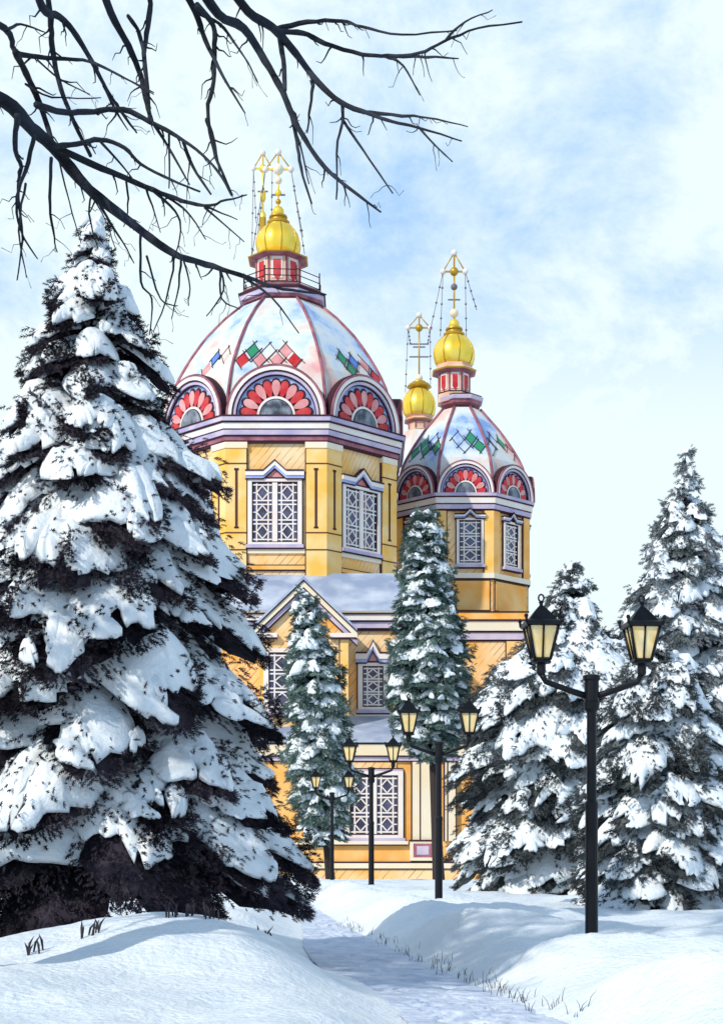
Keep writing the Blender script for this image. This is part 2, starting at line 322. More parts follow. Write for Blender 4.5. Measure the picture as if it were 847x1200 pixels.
def window(fr, cx, z0, z1, hw, panes=2, ped=True, fw=.28, hood=1.0, rows=3, tri=True, sill=True):
    """glazed opening z0..z1, half width hw; sub-parts frame, lattice, hood"""
    b = MB().frame(fr); b.box(cx-hw, cx+hw, -.10, .03, z0, z1, M['glass']); wn = part(b, 'window')
    b = MB().frame(fr)
    b.box(cx-hw-fw, cx-hw, -.05, .20, z0-fw*.6, z1+fw*.8, M['white']); b.box(cx+hw, cx+hw+fw, -.05, .20, z0-fw*.6, z1+fw*.8, M['white'])
    b.box(cx-hw, cx+hw, -.05, .198, z1, z1+fw*.8, M['white']); b.box(cx-hw, cx+hw, -.05, .198, z0-fw*.6, z0, M['white'])
    for e in (-1, 1):
        xe = cx + e*(hw+fw); b.box(min(xe, xe+e*.07), max(xe, xe+e*.07), -.05, .10, z0-fw*.6, z1+fw*.8, M['dark'])
        xi = cx + e*hw; b.box(min(xi, xi-e*.05), max(xi, xi-e*.05), .02, .14, z0, z1, M['dark'])
    b.box(cx-hw, cx+hw, .02, .14, z1-.06, z1, M['dark']); b.box(cx-hw, cx+hw, .02, .13, z0, z0+.06, M['dark'])
    if panes == 2: b.box(cx-.17, cx+.17, -.02, .16, z0+.06, z1-.06, M['white'])
    part(b, 'window_frame', wn)
    b = MB().frame(fr)
    spans = [(cx-hw+.06, cx-.19), (cx+.19, cx+hw-.06)] if panes == 2 else [(cx-hw+.06, cx+hw-.06)]
    t = .045
    for x0, x1 in spans:
        w_ = x1-x0
        for fx in (.2, .8): b.box(x0+w_*fx-t, x0+w_*fx+t, .03, .085, z0+.07, z1-.07, M['white'])
        cell = (z1-z0-.14)/rows
        for r in range(rows):
            za = z0+.07+cell*r; zm = za+cell/2; xm = (x0+x1)/2
            for zz in (za+cell*.10, za+cell*.90): b.box(x0, x1, .03, .088, zz-t, zz+t, M['white'])
            dx, dz = w_*.30, cell*.36
            pts = [(xm, zm+dz), (xm+dx, zm), (xm, zm-dz), (xm-dx, zm)]
            for i in range(4): b.bar(pts[i], pts[(i+1) % 4], t*1.7, M['white'], .03, .092)
            b.box(x0, x0+w_*.2, .03, .082, zm-t*.8, zm+t*.8, M['white']); b.box(x1-w_*.2, x1, .03, .082, zm-t*.8, zm+t*.8, M['white'])
    part(b, 'lattice', wn)
    b = MB().frame(fr)
    W_ = hw+fw; zt = z1+fw*.8
    if sill:
        b.box(cx-W_-.12, cx+W_+.12, 0, .34, z0-fw*.6-.22, z0-fw*.6, M['lilac']); b.box(cx-W_-.12, cx+W_+.12, 0, .30, z0-fw*.6-.30, z0-fw*.6-.22, M['dark'])
        part(b, 'window_sill', wn)
    b = MB().frame(fr)
    if ped:
        h = hood
        zig = lambda dz, k=1: [(cx-W_-.15, zt+.55*h+dz), (cx-W_*.42*k, zt+.55*h+dz), (cx, zt+1.5*h+dz), (cx+W_*.42*k, zt+.55*h+dz), (cx+W_+.15, zt+.55*h+dz)]
        b.band(zig(.20*h), .10, 0, .40, M['dark']); b.band(zig(.10*h), .42*h, 0, .36, M['white'])
        b.band(zig(-.32*h), .26*h, 0, .28, M['bluew']); b.band(zig(-.58*h), .08, 0, .30, M['dark'])
        if tri:
            b.poly([(cx-W_*.34, zt+.02), (cx+W_*.34, zt+.02), (cx, zt+.78*h)], 0, .12, M['pink'])
            b.box(cx-W_*.36, cx+W_*.36, 0, .22, zt-.03, zt+.06, M['dark'])
    if ped: part(b, 'window_hood', wn)
    return wn

def kokoshnik(fr, cx, z0, a, hgt, deep, simple=False):
    arc = lambda s, n=24: [(cx+a*s*math.cos(math.pi*i/n), z0+hgt*s*math.sin(math.pi*i/n)) for i in range(n+1)]
    b = MB().frame(fr)
    def ring(s0, s1, y0, y1, m):
        o, i_ = arc(s0), arc(s1)
        for j in range(24): b.poly([o[j], o[j+1], i_[j+1], i_[j]], y0, y1, m)
    b.poly(arc(.985), -deep, 0, M['domew'])
    ring(1.03, .99, -.3, .42, M['maroon']); ring(1.045, 1.03, -.3, .30, M['dark']); ring(.99, .915, -.2, .40, M['white']); ring(.915, .885, -.1, .34, M['dark']); ring(.885, .83, -.1, .30, M['lilac']); ring(.83, .81, 0, .20, M['dark'])
    b.poly(arc(.81), -.1, .05, M['bluew'])
    k = part(b, 'arched_gable')
    b = MB().frame(fr)
    b.poly(arc(.56), .05, .075, M['pink'])
    n = 11
    for i in range(n):
        th = math.pi*(i+.5)/n; rc, rl, rw = .56, .17, .082
        pts = []
        for j in range(14):
            t = 2*math.pi*j/14; rr = rc + rl*math.cos(t); ww = rw*math.sin(t)*(1+.35*math.cos(t))
            pts.append((cx + a*(rr*math.cos(th) - ww*math.sin(th)), z0 + hgt*(rr*math.sin(th) + ww*math.cos(th))))
        big = [(cx+(x-cx)*1.0+(x-(cx+a*rc*math.cos(th)))*.28, z+(z-(z0+hgt*rc*math.sin(th)))*.28) for x, z in pts]
        b.poly(big, .05, .11, M['dark']); b.poly(pts, .05, .16, M['red'] if i % 2 == 0 else M['pink'])
    part(b, 'petal_fan', k)
    b = MB().frame(fr)
    b.poly(arc(.415), .05, .14, M['dark']); b.poly(arc(.395), .05, .20, M['white']); b.poly(arc(.345), .05, .23, M['dark']); b.poly(arc(.325), .05, .25, M['greyg'])
    part(b, 'lunette', k)

def dome(c, prof, mask_low, diam, name='dome'):
    """octagonal dome, ribs and a band of coloured lozenges"""
    b = MB(); b.octa((c[0], c[1], 0), prof, M['domew']); d = part(b, name)
    def pt(k, u, v, off=0):      # face k, u in -1..1 across, v = index along profile
        i = min(int(v), len(prof)-2); t = v-i
        ap = prof[i][0]*(1-t)+prof[i+1][0]*t + off; z = prof[i][1]*(1-t)+prof[i+1][1]*t + off*.5
        (o, uu, n) = face(c, ap, k); h = ap*math.tan(math.pi/8)
        return (o[0]+uu[0]*u*h, o[1]+uu[1]*u*h, z)
    b = MB()
    for k in range(8):
        b.tube([pt(k, 1, v, .04) for v in np.linspace(0, len(prof)-1.001, 14)], .11 if name == 'dome' else .09, M['maroon'], 5)
    part(b, 'dome_rib', d)
    rng = random.Random(5)
    cols = diam['cols']; nacross = diam['n']; v0, dv = diam['v0'], diam['dv']
    for k in (-2, -1, 0, 1, 2):
        b = MB()
        for i in range(nacross):
            for row in (0, 1):
                u = (i+.5+(.5 if row else 0))/nacross*2-1; v = v0 + row*dv
                if abs(u) > .93 or rng.random() < diam['skip']: continue
                du = .80/nacross; m = cols[(i*2+row+k*3+rng.randint(0, 1)) % len(cols)]
                vs = [pt(k, u-du, v, .03), pt(k, u, v-dv*.78, .03), pt(k, u+du, v, .03), pt(k, u, v+dv*.78, .03)]
                vs2 = [pt(k, u-du, v, -.1), pt(k, u, v-dv*.78, -.1), pt(k, u+du, v, -.1), pt(k, u, v+dv*.78, -.1)]
                b.add(vs+vs2, [(0,1,2,3)]+[(j, (j+1) % 4, (j+1) % 4+4, j+4) for j in range(4)], m)
                for e in (-1, 1):
                    for o_ in (-1, 1):
                        if rng.random() < .25: continue
                        pp = []
                        for t in np.linspace(-rng.uniform(1.2, 1.9), rng.uniform(1.2, 1.9), 5):
                            uu_ = u + e*o_*.5*du + t*e*du*.5*1.0; vv_ = v + o_*.5*dv*.8 - t*dv*.8*.5
                            if abs(uu_) < .97: pp.append(pt(k, uu_, vv_, .04))
                        if len(pp) > 1: b.tube(pp, .03, M['dark'], 4)
        if b.v: part(b, 'lozenge_tiles', d)
    return d

def cross(c, zb, zbar, ztop, hw, chains, m, lean=0, wire=.045, balls=()):
    """orthodox cross on a ball stack, stayed by chains"""
    x, y = c[0], c[1]
    b = MB()
    b.tube([(x, y, zb), (x, y, ztop)], wire*1.6, m, 6)
    b.box(x-hw, x+hw, y-.06, y+.06, zbar-.06, zbar+.06, m)
    hb = zbar-(ztop-zbar)*1.5
    b.box(x-hw*.55, x+hw*.55, y-.05, y+.05, hb-.05, hb+.05, M['steel'])
    for e in (-1, 1):
        b.tube([(x+e*hw, y, zbar), (x, y, ztop)], wire*1.1, M['golddk'], 5); b.ball((x+e*hw, y, zbar), wire*5.2, M['white'], 10)
    b.ball((x, y, ztop), wire*5.5, M['white'], 10); b.ball((x, y, zbar), wire*7.5, m, 12)
    for z, r, mm in balls: b.ball((x, y, z), r, mm, 14)
    k = part(b, 'cross')
    b = MB()
    for (dx, dy, dz) in chains:
        e = 1 if dx > 0 else -1
        pa = Vector((x+e*hw, y, zbar)); pb = Vector((x+dx, y+dy, dz))
        b.tube([pa, pa.lerp(pb, .5)+Vector((0, 0, -.05)), pb], wire*.75, M['steel'], 4)
        for t in (.25, .5, .72, .9): b.ball(pa.lerp(pb, t), wire*2.0, M['steel'], 6)
    part(b, 'stay_chain', k)
    return k

# --- main octagon
zf = lambda y: PZ(y, D1-A1)
b = MB(); b.octa((C1[0], C1[1], 0), [(A1, 15), (A1, zf(519))], M['yellow']); tw = part(b, 'tower_wall')
for k in range(-3, 5):
    fr = face(C1, A1, k); h = A1*math.tan(math.pi/8)
    for e in (-1, 1):
        b = MB().frame(fr); x0, x1 = sorted((e*(h-1.28), e*(h+.10)))
        b.box(x0, x1, -.1, .22, 15, zf(526), M['yel'])
        b.box(x0-.06, x1+.06 if e < 0 else x1, -.1, .30, zf(526), zf(519), M['cream'])
        xe = e*(h-1.28); b.box(min(xe, xe-e*.08), max(xe, xe-e*.08), -.05, .12, 15, zf(526), M['dark'])
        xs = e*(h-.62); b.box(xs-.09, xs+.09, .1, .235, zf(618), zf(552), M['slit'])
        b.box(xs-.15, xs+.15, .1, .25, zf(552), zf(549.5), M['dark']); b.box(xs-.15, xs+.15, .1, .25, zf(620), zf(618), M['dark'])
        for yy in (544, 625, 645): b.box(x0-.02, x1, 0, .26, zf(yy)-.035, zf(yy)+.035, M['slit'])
        part(b, 'pilaster', tw)
    b = MB().frame(fr)
    b.box(-h+1.36, h-1.36, -.1, .16, zf(649), zf(644), M['cream'])
    part(b, 'sill_course', tw); b = MB().frame(fr)
    b.box(-h+1.36, h-1.36, -.1, .10, zf(663.5), zf(662), M['dark']); b.box(-h+1.36, h-1.36, -.1, .2, zf(668), zf(663.5), M['ora']); b.box(-h+1.36, h-1.36, -.1, .14, zf(669.5), zf(668), M['dark'])
    part(b, 'string_course', tw)
b = MB(); c0 = (C1[0], C1[1], 0)
for ap, ya, yb_, m in ((.26, 520, 517.5, 'dark'), (.34, 517.5, 513, 'maroon'), (.42, 513, 511.5, 'dark'), (.50, 511.5, 506, 'lilac'), (.46, 506, 504.5, 'dark'), (.58, 504.5, 498, 'white'), (.66, 498, 496.2, 'dark'), (.78, 496.2, 491.5, 'lilac'), (.83, 491.5, 489.8, 'dark')):
    b.octa(c0, [(A1+ap, zf(ya)), (A1+ap+.02, zf(yb_))], M[m])
part(b, 'cornice', tw)
for k in (-2, -1, 0, 1, 2):
    window(face(C1, A1, k), -.10 if k == 0 else 0, zf(636), zf(565), 1.52, hood=.72)
for k in (-2, -1, 0, 1, 2):
    kokoshnik(face(C1, A1+.25, k), 0, zf(489.5), 3.22, 3.30, 3.0)
zc = lambda y: PZ(y, 108)
P1 = [(A1-.05, zf(489.5)), (A1-.15, 32.4), (A1-.65, 34.3), (6.35, 36.0), (5.25, 37.75), (3.95, 39.3), (2.75, 40.45)]
dome(C1, P1, 0, dict(cols=[M['red'], M['green'], M['pink'], M['bluet'], M['domew'], M['pink']], n=5, v0=2.25, dv=.44, skip=.42))
zt = lambda y: PZ(y, D1)
b = MB()
for a_, y0, y1, m in ((2.75, 362, 359, 'maroon'), (2.95, 359, 354, 'lilac'), (3.05, 354, 351.5, 'dark'), (2.7, 351.5, 347, 'maroon'), (2.1, 347, 343, 'lilac')):
    b.octa(c0, [(a_, zt(y0)-.02), (a_+.04, zt(y1))], M[m])
pl = part(b, 'dome_platform')
b = MB()
for k in range(8):
    a = math.pi/8 + k*math.pi/4; r = 2.9; p = (C1[0]+r*math.cos(a), C1[1]+r*math.sin(a)); a2 = a+math.pi/4; p2 = (C1[0]+r*math.cos(a2), C1[1]+r*math.sin(a2))
    b.tube([(p[0], p[1], zt(352)), (p[0], p[1], zt(327))], .05, M['dark'], 5)
    for yy in (331, 338, 345): b.tube([(p[0], p[1], zt(yy)), (p2[0], p2[1], zt(yy+1))], .035, M['dark'], 4)
part(b, 'railing', pl)
def cupola(c, Dk, hw_px, y_base, y_eave, y_on0, y_on1, on_px, eave_px, win=True, lob=True, wallm='salmon'):
    """drum with red windows, flared eave and gilded onion; returns top z"""
    s = Dk/F; z = lambda y: PZ(y, Dk); cc = (c[0], c[1], 0); ap = hw_px*s
    b = MB(); b.octa(cc, [(ap*1.08, z(y_base)-.4), (ap*1.08, z(y_base)+.25), (ap, z(y_base)+.27), (ap, z(y_eave))], M[wallm]); dr = part(b, 'cupola_drum')
    b = MB()
    hgt = z(y_eave)-z(y_base)
    for k in range(-2, 3):
        b.frame(face(c, ap, k)); h = ap*math.tan(math.pi/8)
        b.box(-h-.03, -h+.10, -.05, .06, z(y_base)+.3, z(y_eave), M['maroon'])
        if win:
            b.box(-h*.62, h*.62, -.05, .05, z(y_base)+hgt*.28, z(y_base)+hgt*.95, M['white'])
            b.box(-h*.42, h*.42, -.05, .09, z(y_base)+hgt*.36, z(y_base)+hgt*.86, M['red'])
            b.poly([(-h*.42, z(y_base)+hgt*.36), (h*.42, z(y_base)+hgt*.36), (0, z(y_base)+hgt*.22)], -.05, .088, M['red'])
        b.box(-h, h, -.05, .10, z(y_base)+hgt*.15, z(y_base)+hgt*.19, M['dark'])
    part(b, 'drum_window', dr)
    b = MB(); e = eave_px*s; he = z(y_on0)-z(y_eave)
    b.octa(cc, [(ap*1.02, z(y_eave)-.05), (e*.96, z(y_eave)+he*.18)], M['maroon'])
    b.octa(cc, [(e, z(y_eave)+he*.18), (e*1.02, z(y_eave)+he*.34)], M['golddk'])
    b.octa(cc, [(e*.97, z(y_eave)+he*.34), (e*.80, z(y_eave)+he*.75), (on_px*s*.82, z(y_on0)+.03)], M['salmon'])
    part(b, 'cupola_eave', dr)
    b = MB(); H = z(y_on1)-z(y_on0); r = on_px*s
    pr = [(.80, 0), (.93, .13), (1.0, .33), (.99, .48), (.92, .64), (.76, .80), (.56, .92), (.42, 1.0)]
    b.lathe((c[0], c[1], z(y_on0)), [(r*a, H*t) for a, t in pr], 48, M['gold'], True, 0, 8, .035)
    on = part(b, 'onion_dome')
    b = MB()
    for k in range(8):
        a = 2*math.pi*k/8 + .2
        b.tube([(c[0]+(r*q_+.0)*math.cos(a), c[1]+(r*q_)*math.sin(a), z(y_on0)+H*t) for q_, t in pr], .05, M['golddk'], 4)
    part(b, 'onion_rib', on)
    b = MB()
    b.lathe((c[0], c[1], z(y_on1)-.05), [(r*.50, 0), (r*.52, H*.06), (r*.34, H*.09), (r*.34, H*.17), (r*.42, H*.19), (r*.40, H*.24), (r*.15, H*.28)], 24, M['golddk'], False)
    part(b, 'finial_neck', on)
    return on
CC1 = (PX(326, D1), D1)
cupola(CC1, D1, 25, 345, 308, 302, 262, 26, 34)
z1 = lambda y: PZ(y, D1)
cross(CC1, z1(258), z1(198), z1(178), PX(341, D1)-PX(326, D1), [(1.75, .4, z1(275)), (-1.6, .5, z1(285)), (1.9, -.4, z1(300)), (-1.9, -.3, z1(305))], M['gold'],
      balls=[(z1(248), .42, M['gold']), (z1(236), .20, M['golddk']), (z1(226), .24, M['gold']), (z1(211), .27, M['cream']), (z1(198), .38, M['cream'])])
# --- bell tower behind the main dome: only its spire and cross rise past the cupola
D4 = 128.0; C4 = (PX(308, D4), D4); z4 = lambda y: PZ(y, D4)
b = MB(); b.octa((C4[0], C4[1], 0), [(2.6, 12), (2.6, z4(440)), (2.8, z4(438)), (1.0, z4(360)), (.55, z4(330)), (.40, z4(290)), (.28, z4(268)), (.26, z4(255))], M['golddk']); bt = part(b, 'bell_tower_spire')
for y0, y1, w_ in ((262, 248, .26), (236, 222, .24)): b = MB(); b.lathe((C4[0], C4[1], z4(y0)), [(w_*.6, 0), (w_, .2), (w_, z4(y1)-z4(y0)-.2), (w_*.6, z4(y1)-z4(y0))], 12, M['gold']); part(b, 'spire_knob', bt)
cross(C4, z4(256), z4(197), z4(179), PX(319, D4)-PX(308, D4), [(-.95, .3, z4(300)), (.7, .3, z4(262)), (-.55, -.2, z4(262))], M['gold'])

# --- small octagon on the right
zg = lambda y: PZ(y, D2-A2)
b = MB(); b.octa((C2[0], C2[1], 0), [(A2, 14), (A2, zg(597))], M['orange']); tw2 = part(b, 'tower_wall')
for k in range(-3, 5):
    fr = face(C2, A2, k); h = A2*math.tan(math.pi/8)
    for e in (-1, 1):
        b = MB().frame(fr); x0, x1 = sorted((e*(h-.62), e*(h+.07))); b.box(x0, x1, -.1, .16, zg(672), zg(598), M['yel'] if k < 1 else M['ora'])  # right-hand faces go orange: their shade is put into the pilaster colour
        xe = e*(h-.62); b.box(min(xe, xe-e*.07), max(xe, xe-e*.07), -.05, .10, zg(672), zg(598), M['dark'])
        part(b, 'pilaster', tw2)
    b = MB().frame(fr)
    b.box(-h-.1, h+.1, -.1, .22, zg(678), zg(672), M['cream']); b.box(-h-.1, h+.1, -.1, .18, zg(679.5), zg(678), M['dark'])
    part(b, 'string_course', tw2); b = MB().frame(fr)
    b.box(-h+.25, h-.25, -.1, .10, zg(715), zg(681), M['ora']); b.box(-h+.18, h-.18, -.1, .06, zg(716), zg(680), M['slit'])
    part(b, 'base_panel', tw2)
b = MB(); c2 = (C2[0], C2[1], 0)
for ap, ya, yb_, m in ((.16, 599, 597, 'dark'), (.28, 597, 592, 'lilac'), (.24, 592, 590.5, 'dark'), (.36, 590.5, 584, 'white'), (.42, 584, 582.5, 'dark'), (.5, 582.5, 579, 'lilac')):
    b.octa(c2, [(A2+ap, zg(ya)), (A2+ap+.02, zg(yb_))], M[m])
part(b, 'cornice', tw2)
for k in (-2, -1, 0, 1, 2):
    window(face(C2, A2, k), .35 if k == 0 else 0, zg(660), zg(610), .80 if k == 0 else .72, panes=1, hood=.42, fw=.2, tri=False)
for k in (-2, -1, 0, 1, 2):
    kokoshnik(face(C2, A2+.15, k), 0, zg(579), 2.06, 2.35, 2.0)
zd = lambda y: PZ(y, D2-2)
P2 = [(A2-.05, zg(579)), (A2-.12, zd(566)), (A2-.45, zd(545)), (3.75, zd(525)), (2.85, zd(503)), (2.0, zd(486)), (1.40, zd(474))]
dome(C2, P2, 0, dict(cols=[M['green'], M['domew'], M['green'], M['domew']], n=3, v0=2.7, dv=.52, skip=.22), name='dome')
z2 = lambda y: PZ(y, D2)
b = MB()
for a_, y0, y1, m in ((1.45, 477, 473, 'maroon'), (1.62, 473, 469, 'lilac'), (1.5, 469, 467, 'dark')): b.octa(c2, [(a_, z2(y0)-.02), (a_+.05, z2(y1))], M[m])
part(b, 'dome_platform')
CC2 = (PX(532, D2), D2)
cupola(CC2, D2, 17.5, 468, 440, 430, 393, 24.5, 25)
cross(CC2, z2(390), z2(318), z2(296), PX(545, D2)-PX(532, D2), [(-1.05, .2, z2(393)), (.95, .2, z2(393)), (-1.9, -.2, z2(392)), (1.75, .2, z2(362))], M['golddk'],
      balls=[(z2(380), .42, M['gold']), (z2(367), .34, M['cream']), (z2(336), .26, M['steel'])])
# --- third cupola, farther back
D3 = 134.0; C3 = (PX(491, D3), D3); z3 = lambda y: PZ(y, D3)
b = MB(); b.octa((C3[0], C3[1], 0), [(3.6, 14), (3.6, z3(610)), (3.2, z3(570)), (2.3, z3(535)), (1.2, z3(507))], M['domew']); part(b, 'dome')
cupola(C3, D3, 12, 508, 496, 489, 455, 19.5, 17, win=False)
b = MB(); b.lathe((C3[0], C3[1], z3(455)), [(.9, 0), (1.1, .1), (.9, .35), (.3, .6)], 16, M['golddk'], False); part(b, 'finial_neck')
cross(C3, z3(450), z3(384), z3(369), PX(504, D3)-PX(491, D3), [(-.75, .2, z3(403)), (.75, .2, z3(403)), (-1.2, -.1, z3(460)), (1.0, .1, z3(450))], M['golddk'], balls=[(z3(443), .33, M['cream'])])
b = MB()
for yy in (403, 418): b.box(C3[0]-.85, C3[0]+.85, C3[1]-.05, C3[1]+.05, z3(yy)-.05, z3(yy)+.05, M['steel'])
part(b, 'stay_bar')

# --- nave under the main octagon
DA = 98.0; za = lambda y: PZ(y, DA)
xa0, xa1 = -14.2, PX(482, DA)
b = MB(); b.box(xa0, xa1, DA, 124, -1.2, za(735), M['orange']); nv = part(b, 'nave_wall')
b = MB()
def slab_roof(b, x0, x1, y0, y1, z0, X0, X1, Y0, Y1, Z1, m, th=.12):
    b.add([(x0,y0,z0),(x1,y0,z0),(x1,y1,z0),(x0,y1,z0),(X0,Y0,Z1),(X1,Y0,Z1),(X1,Y1,Z1),(X0,Y1,Z1)], [(0,3,2,1),(4,5,6,7),(0,1,5,4),(1,2,6,5),(2,3,7,6),(3,0,4,7)], m)
slab_roof(b, xa0-.7, xa1+.55, DA-.7, 124.7, za(718), xa0+1, xa1-1.1, 102.3, 121, PZ(672, 102.3), M['roof']); part(b, 'roof')
b = MB()
fa = front(DA)
for p_, y0, y1, m in ((.25, 740, 737, 'dark'), (.40, 737, 730, 'lilac'), (.5, 730, 728.5, 'dark'), (.62, 728.5, 722, 'white'), (.72, 722, 719.8, 'dark'), (.66, 719.8, 717.9, 'cream')):
    b.frame(None); b.box(xa0-p_, xa1+p_, DA-p_, 124+p_, za(y0), za(y1), M[m])
part(b, 'cornice', nv)
window(fa, PX(437, DA), za(829), za(781), .66, panes=1, hood=.85, fw=.30, rows=3)
b = MB().frame(fa)
b.box(PX(400, DA), xa1, 0, .25, za(841), za(836), M['cream']); b.box(PX(400, DA), xa1, 0, .2, za(842.5), za(841), M['dark'])
part(b, 'string_course', nv); b = MB().frame(fa)
b.box(PX(470, DA), PX(482, DA), -.05, .2, 0, za(740), M['yel']); b.box(PX(469, DA), PX(470, DA), -.05, .12, 0, za(740), M['dark'])
part(b, 'pilaster', nv)
# --- gabled wing
DG = 94.6; zG = lambda y: PZ(y, DG); gx = PX(356, DG); gh = 52/F*DG
b = MB().frame(front(DG)); b.poly([(gx-gh, -1.2), (gx+gh, -1.2), (gx+gh, zG(737)), (gx, zG(684)), (gx-gh, zG(737))], -3.6, 0, M['orange']); gw = part(b, 'wing_wall')
for e in (-1, 1):
    b = MB().frame(front(DG)); tip = (gx+e*(gh+.55), zG(741)); top = (gx, zG(681))
    b.poly([top, tip, (tip[0], tip[1]+.16), (top[0], top[1]+.2)], -7.2, .62, M['roof'])
    part(b, 'gable_roof', gw)
for e in (-1, 1):
    b = MB().frame(front(DG)); top = (gx, zG(681)); tip = (gx+e*(gh+.55), zG(741))
    def rk(o, th, y1, m): b.poly([(top[0], top[1]-o), (tip[0], tip[1]-o), (tip[0], tip[1]-o-th), (top[0], top[1]-o-th)], 0, y1, M[m])
    rk(.004, .10, .58, 'dark'); rk(.104, .34, .50, 'cream'); rk(.444, .09, .40, 'dark'); rk(.534, .30, .32, 'lilac'); rk(.834, .09, .26, 'dark')
    x0, x1 = sorted((gx+e*(gh+.5), gx+e*(gh-1.1)))
    b.box(x0, x1, 0, .44, zG(748), zG(743), M['white']); b.box(x0, x1, 0, .40, zG(749.5), zG(748), M['dark'])
    part(b, 'raking_cornice', gw)
window(front(DG), PX(349, DG), zG(832), zG(765), 1.80, panes=2, ped=False, fw=.3)
for e in (-1, 1):
    b = MB().frame(front(DG)); x0, x1 = sorted((gx+e*gh, gx+e*(gh-.5))); b.box(x0, x1, -.05, .14, 0, zG(750), M['yel']); xx = gx+e*(gh-.5); b.box(min(xx, xx-e*.07), max(xx, xx-e*.07), -.05, .08, 0, zG(750), M['dark'])
    part(b, 'pilaster', gw)
# --- ground-floor porch
DP = 91.5; zp = lambda y: PZ(y, DP); xp0, xp1 = PX(300, DP), PX(566, DP)
b = MB(); b.box(xp0, xp1, DP, DA-.05, -1.3, zp(873), M['ora']); pw = part(b, 'porch_wall')
b = MB(); b.add([(xp0-.5, DP-.55, zp(868)), (xp1+.5, DP-.55, zp(868)), (xp1-3.4, DA+.1, za(838)), (xp0-.5, DA+.1, za(838)), (xp0-.5, DP-.55, zp(871)), (xp1+.5, DP-.55, zp(871)), (xp1-3.4, DA+.1, zp(871)), (xp0-.5, DA+.1, zp(871))],
      [(0,1,2,3),(7,6,5,4),(0,4,5,1),(1,5,6,2),(2,6,7,3),(3,7,4,0)], M['roof']); part(b, 'porch_roof')
fp = front(DP); X = lambda px: PX(px, DP)
b = MB().frame(fp)
for p_, y0, y1, m in ((.46, 873, 871.2, 'dark'), (.40, 886, 873, 'cream'), (.34, 887.5, 886, 'dark'), (.22, 892, 887.5, 'lilac'), (.18, 893, 892, 'dark')):
    b.box(xp0-p_, xp1+p_, 0, p_, zp(y0), zp(y1), M[m])
part(b, 'cornice', pw)
window(fp, X(438), zp(979), zp(909), 1.44, panes=2, ped=False, fw=.30)
b = MB().frame(fp)
b.box(X(402), X(472), -.05, .16, zp(905), zp(902), M['lilac']); b.box(X(402), X(472), -.05, .14, zp(902), zp(900.5), M['dark']); b.box(X(410), X(464), -.05, .12, zp(900.5), zp(894), M['orange'])
part(b, 'frieze_panel', pw)
for x0, x1, m in ((482, 508, 'cream'), (520, 534, 'cream'), (385, 398, 'cream')):
    b = MB().frame(fp)
    b.box(X(x0), X(x1), -.05, .30, zp(986), zp(893.5), M[m])
    for xx in (x0, x1, (x0+x1)/2-3): b.box(X(xx)-.035, X(xx)+.035, -.05, .325, zp(986), zp(893.5), M['dark'])
    part(b, 'pilaster', pw)
b = MB().frame(fp)
b.box(X(480), X(510), -.05, .42, zp(1009), zp(985), M['cream']); b.box(X(484), X(506), -.05, .44, zp(1005), zp(989), M['maroon']); b.box(X(488), X(502), -.05, .46, zp(1002), zp(992), M['lilac'])
b.box(X(479), X(511), -.05, .46, zp(986.5), zp(984.5), M['dark'])
part(b, 'pedestal', pw)
b = MB().frame(fp)
b.box(xp0, X(478), -.05, .36, zp(990), zp(986), M['cream']); b.box(xp0, X(478), -.05, .30, zp(991.5), zp(990), M['dark'])
part(b, 'window_ledge', pw); b = MB().frame(fp)
b.box(xp0, xp1, -.05, .22, zp(1012), zp(1010), M['dark']); b.box(xp0, xp1, -.05, .34, zp(1018), zp(1012), M['cream']); b.box(xp0, xp1, -.05, .26, zp(1019.5), zp(1018), M['dark'])
b.box(xp0, xp1, -.05, .18, -1.3, zp(1019.5), M['orange'])
part(b, 'plinth', pw)
# --- block under the small octagon
DB = 111.0; zb_ = lambda y: PZ(y, DB); xb1 = PX(611, DB)
b = MB(); b.box(xa1-.4, xb1, DB, 127, -1.2, zb_(742), M['orange']); bw = part(b, 'chapel_wall')
b = MB()
for p_, y0, y1, m in ((.10, 752, 750, 'dark'), (.22, 750, 742, 'lilac'), (.30, 742, 740, 'dark'), (.40, 740, 729, 'cream'), (.5, 729, 727, 'dark'), (.44, 727, 719, 'ora'), (.5, 719, 717.5, 'dark')):
    b.box(xa1-.4-p_, xb1+p_, DB-p_, 127+p_, zb_(y0), zb_(y1), M[m])
part(b, 'cornice', bw); b = MB().frame(front(DB)); b.box(xb1-1.1, xb1+.05, -.05, .15, 0, zb_(752), M['ora']); b.box(xb1-1.18, xb1-1.1, -.05, .1, 0, zb_(752), M['dark'])
part(b, 'pilaster', bw)

